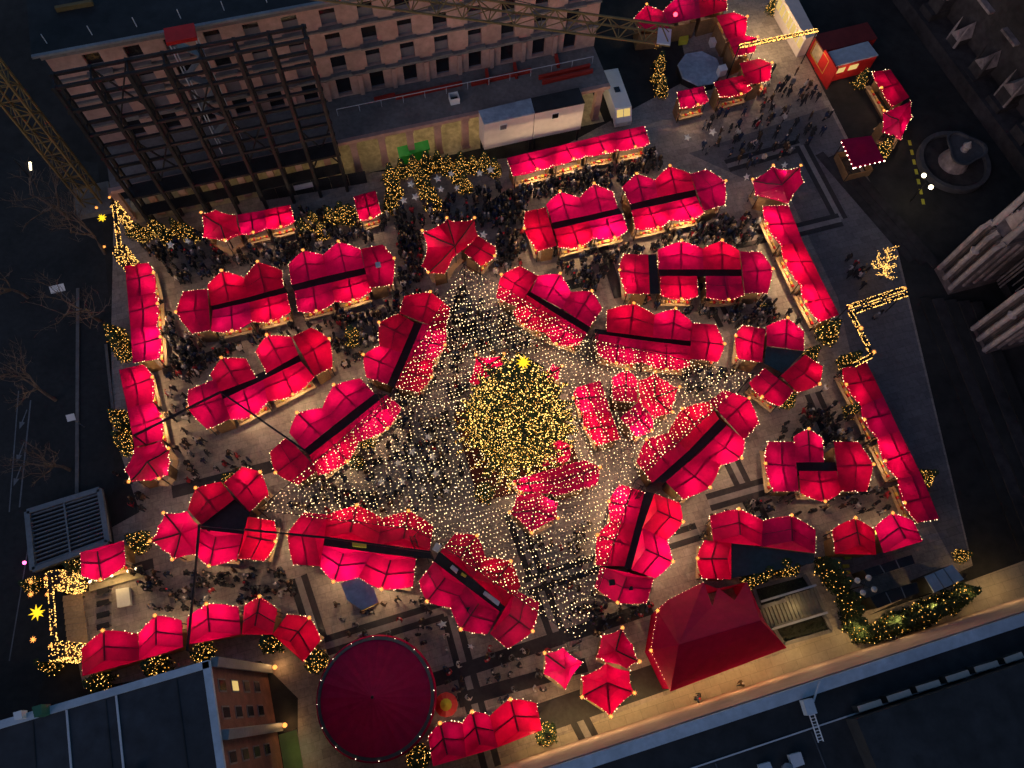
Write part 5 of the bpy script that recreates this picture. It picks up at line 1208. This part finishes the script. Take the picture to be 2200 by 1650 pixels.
# ------------------------------------------------------------------ museum along the bottom right
MZ = 14.0; m0 = at(1070, 1647); 
def Mu(a, b, z=0.0): return m0+DX*a-DY*b+UZ*z
mu = thing('museum', Mu(30, 15), 'long flat dark museum roof with pale blue parapet at lower right', 'building')
MB().prism([Mu(-30, 0), Mu(75, 0), Mu(75, 40), Mu(-30, 40)], 0, MZ-.2).build('wall', mat('museum_stone', (.36, .24, .22), .8, .2, 1.5, .2), mu)
MB().prism([Mu(-29.5, .5), Mu(74.5, .5), Mu(74.5, 39), Mu(-29.5, 39)], MZ-.18, MZ).build('roof', ROOFD, mu)
MB().bar(Mu(-30, .55, MZ+.15), Mu(75, .55, MZ+.15), .9, .5).build('parapet', ROOFB, mu)
MB().bar(Mu(-30, 3.2, MZ+.05), Mu(75, 3.2, MZ+.05), .1, .1).build('roof_rail', LTGREY, mu)
q = at(1840, 1545, MZ+2); q.z = 0; u0 = (q-m0).dot(DX); v0 = -(q-m0).dot(DY)
MB().prism([Mu(u0, v0), Mu(75, v0), Mu(75, 39), Mu(u0, 39)], MZ, MZ+2).build('raised_roof', ROOFD, mu); rr = mu.children[-1]
for x0, y0, x1, y1 in ((1140, 1278, 1285, 1232), (1325, 1215, 1470, 1168), (1510, 1152, 1655, 1108), (1700, 1090, 1840, 1045), (1880, 1028, 2025, 985), (2070, 970, 2180, 930)):
    a, b_ = T('I', (x0, y0), MZ+1.3), T('I', (x1, y1), MZ+1.3); w = (b_-a).normalized(); s_ = Vector((w.y, -w.x, 0))
    MB().bar(a-UZ*.2, b_-UZ*.2, .42, .12).build('skylight', mat('skylight_glass', (.5, .42, .37), .4, .1, 3, 0) if 'skylight_glass' not in MATS else MATS['skylight_glass'], mu); MB().bar(a-UZ*.79, b_-UZ*.79, .5, 1.0).build('skylight_curb', ROOFD, mu)
a, b_ = T('I', (835, 1305), MZ+.6), T('I', (895, 1485), MZ+.6); r = thing('ladder', (a.x, a.y, MZ), 'white ladder lying on the museum roof', 'ladder')
s_ = Vector((-(b_-a).y, (b_-a).x, 0)).normalized()
for sg in (-.2, .2): MB().bar(a+s_*sg, b_+s_*sg, .07).build('rail', WHITEM, r)
for k in range(9): MB().bar(lerp(a, b_, k/9+.05)-s_*.2, lerp(a, b_, k/9+.05)+s_*.2, .05).build('rung', WHITEM, r)
roofbox('pale square roof hatch on the museum roof', 'I', [(693, 1570), (765, 1550), (790, 1625), (720, 1650)], .5, LTGREY, MZ, 'roof_hatch', 'hatch')
roofbox('dim blue box on the museum roof beside hatch', 'I', [(500, 1630), (570, 1612), (585, 1650), (510, 1670)], .4, ROOFB, MZ, 'roof_hatch', 'hatch')
r = thing('roof_unit', T('I', (800, 1220), MZ), 'grey blue duct with pipe on the museum roof edge', 'roof unit'); a = T('I', (800, 1215), MZ+.8); b_ = T('I', (830, 1310), MZ+.8); MB().bar(a, b_, .8, .8).build('duct', ROOFB, r); MB().bar(a-DY*.3+DX*.5, a+DX*1.6+DY*.9, .12).build('pipe', LTGREY, r)
for k in range(12): MB().bar(Mu(-24+8*k, 3.4, MZ+.02), Mu(-24+8*k, 38, MZ+.02), .10, .05).build('roof_seam', mat('seam_lead', (.06, .065, .075), .6, .3, 3, .1) if 'seam_lead' not in MATS else MATS['seam_lead'], mu)
for k, (a_, b__) in enumerate([(9, 7), (14.5, 12), (21, 5.2), (27, 9), (36, 4.6), (47, 4.8), (58, 5)]): MB().lathe(Mu(a_, b__, MZ), [(.3, 0), (.3, .5), (.42, .52), (.42, .6), (.01, .72)], 10).build('vent_cowl', GREY, mu)
# floor lights along the museum wall
for k, (x, y) in enumerate([(1159, 1630), (1215, 1610), (1270, 1594), (1330, 1572), (1400, 1550), (1486, 1522), (1570, 1496), (1643, 1470), (1730, 1440), (1840, 1404), (1920, 1378), (2000, 1352), (2062, 1330), (2150, 1302)]):
    p = at(x, y); r = thing('ground_light', p, '%s from the left of floor lights along the museum wall' % NUM[k], 'floor light', 'floor lights along the museum wall')
    MB().lathe(p, [(.02, .05), (.09, .05), (.12, .0)], 10).build('lens', WHITEG, r); MB().lathe(p, [(.16, .0), (.2, .03), (.24, .0)], 10).build('ring', GREY, r); lamp(p+UZ*2.6+DY*2.0, 170, (1, .68, .26), .25, r)

# ------------------------------------------------------------------ round tent, parasol, pavilion
tc_ = (at(935, 1498, 4.5)+at(679, 1498, 4.5))/2; R_ = (at(935, 1498, 4.5)-at(679, 1498, 4.5)).length/2-.4; tc_.z = 0
r = thing('round_tent', tc_, 'big round dull red tent with dark rim', 'tent')
n = 24; cn = MB()
for k in range(n):
    a, b_ = 2*math.pi*k/n, 2*math.pi*(k+1)/n
    for f0, f1 in ((0.02, .5), (.5, 1.0)):
        pt = lambda f, t: tc_+Vector((math.cos(t), math.sin(t), 0))*R_*f+UZ*(4.5+2.3*(1-f)**1.25)
        mid = (a+b_)/2
        cn.add([pt(f0, a), pt(f1, a), pt(f1, mid)-UZ*.08*f1, pt(f0, mid)-UZ*.08*f0], [(0, 1, 2, 3)]); cn.add([pt(f0, mid)-UZ*.08*f0, pt(f1, mid)-UZ*.08*f1, pt(f1, b_), pt(f0, b_)], [(0, 1, 2, 3)])
cn.face_up().build('canopy', DULLRED, r)
MB().lathe(tc_, [(R_+.02, 4.52), (R_+.28, 4.4), (R_+.28, 4.0), (R_, 4.0)], 48).build('rim', mat('rim_grey', (.10, .09, .09), .6, .2, 3, .1), r)
MB().lathe(tc_, [(R_+.5, 3.9), (R_+.34, 4.35), (R_+.3, 4.35)], 48).build('valance', DULLRED, r)
MB().lathe(tc_, [(R_-.2, 0), (R_-.2, 4.0)], 48).build('side_wall', DULLRED, r)
bl = MB()
for k in range(16): a = k*.393+.1; bl.bulb(tc_+Vector((math.cos(a), math.sin(a), 0))*(R_+.3)+UZ*4.5, .03)
tag(bl.build('rim_lights', BULBX, r), kind='stuff'); MB().ball(tc_+UZ*6.85, .15).build('finial', FRAME, r)
lamp(tc_+UZ*2.2, 60, parent=r)
pc = at(958, 1514, 2.7); pc.z = 0; r = thing('parasol_stand', pc, 'small round red stand with yellow top beside round tent', 'kiosk')
MB().lathe(pc, [(.55, 2.72), (1.05, 2.35), (1.08, 2.2)], 12).face_up().build('canopy', REDP, r); MB().lathe(pc, [(.01, 2.95), (.54, 2.73)], 10).face_up().build('top', mat('yellow_fabric', (.75, .52, .03), .7, .1, 3, 0), r); MB().tube([pc, pc+UZ*2.8], .05, 6).build('pole', FRAME, r); MB().lathe(pc, [(.7, 0), (.7, 1.0), (.5, 1.02)], 12).build('counter', REDP, r); lamp(pc+UZ*1.7, 10, parent=r)
# pavilion
pz, pr = 4.0, 7.6
E_ = {k: at(*p, pz) for k, p in dict(a=(1398, 1398), b=(1412, 1312), c=(1436, 1288), d=(1512, 1250), e=(1542, 1262), f=(1604, 1248), g=(1644, 1336), h=(1690, 1392), i=(1440, 1486)).items()}
R0, R1 = at(1458, 1385, pr), at(1634, 1333, pr)
cp = sum(E_.values(), Vector())/len(E_); pv = thing('pavilion', (cp.x, cp.y, 0), 'large dull red pavilion tent with notched upper edge', 'tent')
E_['n1'] = at(1530, 1302, pz+1.6); E_['n2'] = at(1578, 1290, pz+1.4)
b = MB()
b.add([E_['i'], E_['h'], R1, R0], [(0, 1, 2, 3)]); b.add([E_['a'], E_['i'], R0], [(0, 1, 2)]); b.add([E_['b'], E_['a'], R0], [(0, 1, 2)]); b.add([E_['c'], E_['b'], R0], [(0, 1, 2)])
b.add([E_['d'], E_['c'], R0], [(0, 1, 2)]); b.add([E_['n1'], E_['d'], R0], [(0, 1, 2)]); b.add([E_['e'], E_['n1'], R0, R1], [(0, 1, 2, 3)]); b.add([E_['n2'], E_['e'], R1], [(0, 1, 2)]); b.add([E_['f'], E_['n2'], R1], [(0, 1, 2)]); b.add([E_['g'], E_['f'], R1], [(0, 1, 2)]); b.add([E_['h'], E_['g'], R1], [(0, 1, 2)])
b.face_up().build('canopy', DULLRED, pv)
ks = ['a', 'b', 'c', 'd', 'e', 'f', 'g', 'h', 'i']
for i in range(9):
    a, b_ = E_[ks[i]], E_[ks[(i+1) % 9]]; a, b_ = lerp(a, cp, .04), lerp(b_, cp, .04); MB().add([Vector((a.x, a.y, 0)), Vector((b_.x, b_.y, 0)), b_, a], [(0, 1, 2, 3)]).build('side_wall', DULLRED, pv)
MB().tube([R0+UZ*.03, R1+UZ*.03], .06, 5).build('ridge_seam', DULLRED, pv)
bl = MB()
for a, b_ in (('a', 'b'), ('b', 'c'), ('c', 'd')):
    for p in along([E_[a], E_[b_]], .38): bl.bulb(p, .036)
for p in along([E_['a'], lerp(E_['a'], E_['i'], .7)], .38): bl.bulb(p, .036)
tag(bl.build('fairy_lights', BULB, pv), kind='stuff')
for k in 'ab': place('star_lamp', ME_TIP, E_[k]+UZ*.2, 0, 1, pv)
lamp((cp.x, cp.y, 3.0), 40, parent=pv)

# ------------------------------------------------------------------ planters, stairs, cabins at the right
def planter(label, pts, z=.7):
    P = [T('I', p, z) for p in pts]; c = sum(P, Vector())/len(P); r = thing('planter', (c.x, c.y, 0), label, 'planter')
    MB().prism([lerp(p, c, .06) for p in P], 0, z-.25).build('soil', PLANT, r)
    for i in range(len(P)): MB().bar(P[i]-UZ*z/2, P[(i+1) % len(P)]-UZ*z/2, .35, z).build('rim', STONED, r)
    g = MB(); q = random.Random(len(label))
    for i in range(260):
        u, v = q.random(), q.random(); p = lerp(lerp(P[0], P[1], u), lerp(P[3], P[2], u), v); h = q.uniform(.1, .35); d = Vector((q.uniform(-1, 1), q.uniform(-1, 1), 0))*.2
        p = lerp(p, c, .1); p.z = z-.25; g.add([p-d*.3, p+d*.3, p+d+UZ*h], [(0, 1, 2)])
    tag(g.build('foliage', NEEDLE, r), kind='stuff')
planter('dark planted bed above the lit stair', ((470, 510), (790, 425), (850, 530), (510, 635)))
planter('brown planted bed below the lit stair', ((600, 765), (905, 655), (965, 780), (660, 865)))
SA, SB = T('I', (530, 690)), T('I', (860, 590)); s_ = (SB-SA); sl2 = s_.length; s_.normalize(); sp = Vector((-s_.y, s_.x, 0))
r = thing('stair', lerp(SA, SB, .5), 'lit stair with pale edges between the two planted beds', 'stair')
for k in range(16): MB().box(lerp(SA, SB, (k+.5)/16)+UZ*(.045*(k+1)), sl2/16-.06, 2.3, .09*(k+1), s_, sp, UZ).build('step', mat('stair_stone', (.2, .17, .13), .7, .2, 3, .1) if 'stair_stone' not in MATS else MATS['stair_stone'], r)
for sg in (-1.35, 1.35): MB().bar(SA+sp*sg+UZ*.9, SB+sp*sg+UZ*1.6, .2, .2).build('edge', LTGREY, r)
for f in (.18, .5): lamp(lerp(SA, SB, f)+UZ*1.5, 30, (1, .75, .35), .15, r)
for k, (pts, h, m, l) in enumerate([(((1165, 395), (1470, 300), (1490, 355), (1200, 445)), 3.0, ROOFD, 'upper dark cabin among the lit hedge'), (((1205, 570), (1500, 470), (1520, 540), (1250, 640)), 3.0, ROOFD, 'lower dark cabin among the lit hedge'), (((1552, 438), (1728, 362), (1800, 455), (1612, 540)), 3.0, ROOFB, 'pale roofed cabin among the lit hedge')]):
    P4 = [T('I', p, h) for p in pts]; c = sum(P4, Vector())/4; r = thing('service_cabin', (c.x, c.y, 0), l, 'cabin', 'service cabins')
    MB().prism([lerp(p, c, .03) for p in P4], 0, h-.12).build('wall', BLACK, r); MB().prism(P4, h-.118, h).build('roof', m, r)
    for f in (.33, .66): MB().bar(lerp(P4[0], P4[1], f)+UZ*.04, lerp(P4[3], P4[2], f)+UZ*.04, .08, .06).build('roof_seam', GREY, r)
    MB().bar(lerp(P4[3], P4[2], .4)-UZ*1.9, lerp(P4[3], P4[2], .55)-UZ*1.9, .06, 2.0).build('door', GREY, r)
for k, (x, y) in enumerate([(1065, 318), (1053, 372), (1060, 412)]):
    o_ = roofbox(('top', 'middle', 'lowest')[k]+' yellow crate in the row under the stall pair', 'I', [(x-20, y-10), (x+18, y-12), (x+22, y+8), (x-16, y+12)], .35, YELP, 0.02, 'crate', 'crate')
# info booth with tilted grey roof
P6 = [T('R6', p, 2.9) for p in ((1648, 1050), (1800, 1000), (1930, 1085), (1972, 1215), (1830, 1282), (1700, 1195))]; c = sum(P6, Vector())/6
r = thing('info_booth', (c.x, c.y, 0), 'grey roofed six sided booth below the light star left block', 'booth')
MB().prism([lerp(p, c, .18) for p in P6], 0, 2.6).build('wall', WOOD, r); MB().prism(P6, 2.75, 2.9).build('roof', BLUEG, r); MB().bar(P6[3]-UZ*.2, P6[4]-UZ*.2, .15, .25).build('sign', mat('ochre_sign', (.6, .38, .06), .6, .1, 3, 0), r)
lamp(lerp(P6[3], P6[4], .5)-UZ*.9-DY*.6, 45, parent=r)
# plank stage and furniture at lower left
P4 = [T('G', p, .6) for p in ((395, 560), (520, 545), (560, 880), (430, 895))]; c = sum(P4, Vector())/4; r = thing('stage', (c.x, c.y, 0), 'low plank stage beside the lower left light gate', 'stage')
for k in range(9): MB().bar(lerp(P4[0], P4[3], (k+.5)/9), lerp(P4[1], P4[2], (k+.5)/9), (P4[3]-P4[0]).length/9-.03, .06).build('plank', WOODLT, r)
for p in P4: q = lerp(p, c, .1); MB().bar((q.x, q.y, 0), (q.x, q.y, .56), .1).build('leg', FRAME, r)
for k, y in enumerate((528, 605, 680, 752)):
    a, b_ = T('G', (612, y+10), .45), T('G', (690, y-10), .45); r = thing('bench', ((a.x+b_.x)/2, (a.y+b_.y)/2, 0), '%s bench from the top right of the plank stage' % NUM[k], 'bench', 'benches before the stage')
    MB().bar(a, b_, .55, .06).build('seat', FRAME, r)
    for f in (.1, .9): q = lerp(a, b_, f); MB().bar((q.x, q.y, 0), (q.x, q.y, .42), .4, .05).build('leg', FRAME, r)
roofbox('pale pallet box standing before the stage', 'G', [(735, 520), (815, 508), (825, 618), (745, 632)], .5, PAPER, .02, 'pallet_box', 'box')
a, b_ = T('G', (560, 470), .3), T('G', (900, 375), .3); r = thing('stall_deck', ((a.x+b_.x)/2, (a.y+b_.y)/2, 0), 'bright lit deck in front of the lone stall by grate', 'deck'); MB().bar(a-DY*.4, b_-DY*.4, 1.2, .1).build('board', YSTONE, r)
for f in (.1, .5, .8, .95): q = lerp(a, b_, f)-DY*.3; MB().ball(q+UZ*.9, .12).build('lamp_globe', WHITEG, r); MB().tube([q, q+UZ*.85], .03, 5).build('lamp_post', FRAME, r)
lamp(lerp(a, b_, .6)+UZ*1.6-DY*1, 70, (1, .72, .25), .2, r)

# ------------------------------------------------------------------ upper right corner
oc = T('C', (130, 430), 1.2); r = thing('octagon_deck', (oc.x, oc.y, 0), 'blue grey octagonal sheeted deck ringed by red stalls', 'deck')
ra = (T('C', (270, 430), 1.2)-T('C', (-10, 430), 1.2)).length/2
MB().lathe((oc.x, oc.y, 0), [(ra, 0), (ra, 1.15)], 8, a0=.6).build('wall', FRAME, r); MB().lathe((oc.x, oc.y, 0), [(.01, 1.25), (ra*.99, 1.2), (ra*1.02, 1.05)], 8, a0=.6).build('sheet', BLUEG, r)
roofbox('white square box at the right edge of the octagon', 'C', [(245, 420), (290, 405), (305, 440), (258, 455)], 1.0, WHITEM, 1.2)
roofbox('small white box above the octagon', 'C', [(192, 240), (225, 235), (235, 270), (203, 275)], .8, WHITEM, .02)
roofbox('lime green bench box at the upper edge of the octagon', 'C', [(0, 235), (55, 225), (55, 255), (0, 262)], .7, YELP, .02)
A_, B_ = at(1731, 115), at(1776, 192); r = thing('red_booth', lerp(A_, B_, .5), 'red booth with gold framed lit front at upper right', 'booth')
bx = (B_-A_).normalized(); bn = Vector((bx.y, -bx.x, 0)); bn = bn if bn.x > 0 else -bn
BH = lerp(A_, B_, .45); MB().prism([A_, BH, BH+bn*7.5, A_+bn*7.5], 0, 3.0).build('wall', REDP, r); MB().bar(BH+UZ*1.75, B_+UZ*1.75, .18, 3.5).build('sign_wall', REDP, r); MB().prism([A_-bn*.15, BH-bn*.15, BH+bn*7.6, A_+bn*7.6], 3.005, 3.2).build('roof', mat('wine_roof', (.16, .02, .02), .7, .2, 2, .1), r)
fm = lerp(A_, B_, .5)-bn*.08
for z in (.9, 3.0): MB().bar(lerp(A_, B_, .12)-bn*.06+UZ*z, lerp(A_, B_, .7)-bn*.06+UZ*z, .08, .12).build('frame_bar', GOLDM, r)
for f in (.12, .7): MB().bar(lerp(A_, B_, f)-bn*.06+UZ*.9, lerp(A_, B_, f)-bn*.06+UZ*3.0, .1).build('frame_bar', GOLDM, r)
MB().bar(lerp(A_, B_, .15)-bn*.03+UZ*1.95, lerp(A_, B_, .67)-bn*.03+UZ*1.95, .04, 1.9).build('picture_panel', YSTONE, r)
MB().bar(lerp(A_, B_, .74)-bn*.03+UZ*1.9, lerp(A_, B_, .9)-bn*.03+UZ*1.9, .04, 1.2).build('lamp_panel', WARMW, r)
lamp(fm-bn*1.6+UZ*3.2, 90, (1, .6, .3), .2, r)
P4 = [T('C', p, 3.2) for p in ((922, 335), (1192, 262), (1258, 350), (980, 422))]; c = sum(P4, Vector())/4; r = thing('serving_trailer', (c.x, c.y, 0), 'pale blue roofed trailer with lit hatch beside red booth', 'trailer')
MB().prism([lerp(p, c, .02) for p in P4], .3, 3.08).build('body', REDP, r); MB().prism(P4, 3.085, 3.25).build('roof', ROOFB, r)
f0, f1 = P4[3], P4[2]; nn = Vector(((f1-f0).y, -(f1-f0).x, 0)).normalized(); nn = nn if nn.y < 0 else -nn
for f in (.1, .4): MB().bar(lerp(f0, f1, f)+nn*.05-UZ*1.0, lerp(f0, f1, f+.2)+nn*.05-UZ*1.0, .06, .8).build('hatch', WARMW, r)
for p in P4: q = lerp(p, c, .1); MB().box((q.x, q.y, .16), .3, .3, .3).build('jack', FRAME, r)
lamp(lerp(f0, f1, .3)+nn*1.2-UZ*.8, 45, parent=r)
P4 = [T('C', p, 3.4) for p in ((690, -120), (865, 215), (800, 238), (620, -80))]; c = sum(P4, Vector())/4; r = thing('cream_kiosk', (c.x, c.y, 0), 'long cream kiosk with gold lit windows at top right', 'kiosk')
MB().prism(P4, 0, 3.2).build('wall', CREAM, r); MB().prism([lerp(p, c, -.04) for p in P4], 3.205, 3.4).build('roof', CREAM, r)
f0, f1 = P4[3], P4[2]; nn = Vector(((f1-f0).y, -(f1-f0).x, 0)).normalized(); nn = nn if nn.x < 0 else -nn
for k in range(8):
    a, b_ = lerp(f0, f1, k/8+.02), lerp(f0, f1, (k+1)/8-.02); MB().bar(a+nn*.04-UZ*1.3, b_+nn*.04-UZ*1.3, .05, 1.5).build('window', WARMW, r)
for f in (.45, .85): lamp(lerp(f0, f1, f)+nn*3.0-UZ*.3, 330, (1, .72, .36), .2, r)

# ------------------------------------------------------------------ people
rp = random.Random(21)
REG = [  # outline, individuals, crowd, where
 (((300, 530), (640, 450), (830, 450), (900, 440), (1080, 390), (1100, 480), (900, 480), (620, 565), (380, 605), (350, 565)), 0, 300, ''),
 (((855, 480), (910, 470), (905, 600), (860, 620)), 0, 90, ''), (((1060, 420), (1135, 400), (1130, 560), (1062, 590)), 0, 90, ''),
 (((1100, 400), (1400, 320), (1430, 350), (1330, 400), (1170, 425)), 0, 150, ''),
 (((345, 600), (390, 720), (640, 690), (850, 630), (960, 620), (780, 760), (720, 800), (700, 710), (560, 725), (420, 800), (340, 760)), 0, 170, ''),
 (((1140, 540), (1330, 505), (1620, 450), (1640, 520), (1500, 525), (1330, 545), (1270, 640), (1200, 570)), 0, 170, ''),
 (((1300, 640), (1660, 640), (1720, 690), (1580, 700), (1550, 680)), 0, 60, ''),
 (((1490, 270), (1640, 150), (1720, 140), (1790, 250), (1740, 330), (1600, 360), (1490, 310)), 60, 30, 'on the plaza below the blue octagon yard'),
 (((850, 860), (1000, 760), (1010, 1020), (900, 1110), (620, 1090)), 0, 150, ''), (((985, 615), (1060, 655), (1250, 740), (1040, 765), (960, 790), (900, 810), (945, 700)), 0, 80, ''),
 (((1150, 1150), (1270, 1110), (1285, 1300), (1220, 1330), (1120, 1200)), 40, 12, 'under the light star bottom arm'), (((1440, 800), (1600, 790), (1480, 850)), 8, 14, 'under the light star right arm'),
 (((350, 790), (430, 780), (400, 930), (570, 1000), (370, 1045)), 42, 8, 'on the bright paving of the left yard'),
 (((280, 1225), (600, 1215), (640, 1275), (560, 1300), (330, 1310)), 40, 45, 'between the left ring and the curved row'),
 (((700, 1285), (900, 1275), (960, 1330), (960, 1390), (700, 1375)), 26, 8, 'near the grey roofed booth above round tent'),
 (((950, 1380), (1180, 1390), (1170, 1500), (960, 1515)), 30, 6, 'on the banded paving right of round tent'), (((1200, 1320), (1390, 1255), (1400, 1320), (1280, 1365)), 18, 18, 'between light star bottom tip and pavilion'),
 (((1480, 1130), (1640, 1050), (1700, 870), (1800, 800), (1830, 900), (1900, 1000), (1920, 1100), (1640, 1110), (1500, 1200)), 20, 95, 'in the lane beside the cross of stalls'),
 (((1460, 1545), (1600, 1500), (1830, 1420), (2000, 1360), (1990, 1330), (1600, 1460), (1440, 1510)), 5, 0, 'on the lit walkway along the museum'), (((1740, 480), (1860, 560), (1900, 700), (1820, 600)), 8, 8, 'in the dusk beside the upper cathedral column'), (((230, 1000), (330, 1080), (340, 1100), (290, 1110)), 4, 4, 'above the slatted grate')]
crowd = MB(); CV = [[tuple(v.co) for v in m.vertices] for m in LM]; CF = [[tuple(p.vertices) for p in m.polygons] for m in LM]; CMI = [[p.material_index for p in m.polygons] for m in LM]
cm = []; CMATS = []
for m in LM:
    mm = []
    for x in m.materials:
        if x not in CMATS: CMATS.append(x)
        mm.append(CMATS.index(x))
    cm.append(mm)
def spot(P):
    xs = [p[0] for p in P]; ys = [p[1] for p in P]
    for _ in range(60):
        x, y = rp.uniform(min(xs), max(xs)), rp.uniform(min(ys), max(ys))
        if inpoly((x, y), P):
            w = at(x, y, .9)
            if not taken(w) and (w-Vector((TREE.x, TREE.y, .9))).length > 6.5: return Vector((w.x, w.y, 0.012))
    return None
npers = 0
for P, ni, nc, where in REG:
    mine = {}
    for k in range(ni):
        p = spot(P)
        if p is None: continue
        ci = rp.choices(range(6), (40, 16, 16, 12, 6, 10))[0]
        n_grp = 1 if rp.random() < .55 else 2
        o_ = place('person', PM[ci][rp.randrange(4)], p, rp.uniform(0, 6.28), rp.uniform(.95, 1.08)); npers += 1
        mine.setdefault(ci, []).append((p.x, o_))
    for ci, L_ in mine.items():
        for k, (x_, o_) in enumerate(sorted(L_, key=lambda t: t[0])):
            tag(o_, ('visitor in a %s winter coat %s' % (COATS[ci][0], where)) if len(L_) == 1 else '%s from left of %s coated visitors %s' % (NUM[k], COATS[ci][0], where), 'person', 'visitors '+where)
    for k in range(nc):
        p = spot(P)
        if p is None: continue
        i = rp.choices(range(8), (30, 14, 18, 7, 26, 2, 4, 3))[0]; a = rp.uniform(0, 6.28); ca, sa = math.cos(a), math.sin(a); s_ = rp.uniform(.95, 1.08); o0 = len(crowd.v)
        crowd.v += [(p.x+(x*ca-y*sa)*s_, p.y+(x*sa+y*ca)*s_, p.z+z*s_) for x, y, z in CV[i]]
        crowd.f += [tuple(t+o0 for t in f) for f in CF[i]]; crowd.m += [cm[i][t] for t in CMI[i]]
crowd.smooth = True
tag(crowd.build('crowd', CMATS), 'dense crowd of winter coated visitors filling the lanes', 'crowd', None, 'stuff')
for me in LM: bpy.data.meshes.remove(me)
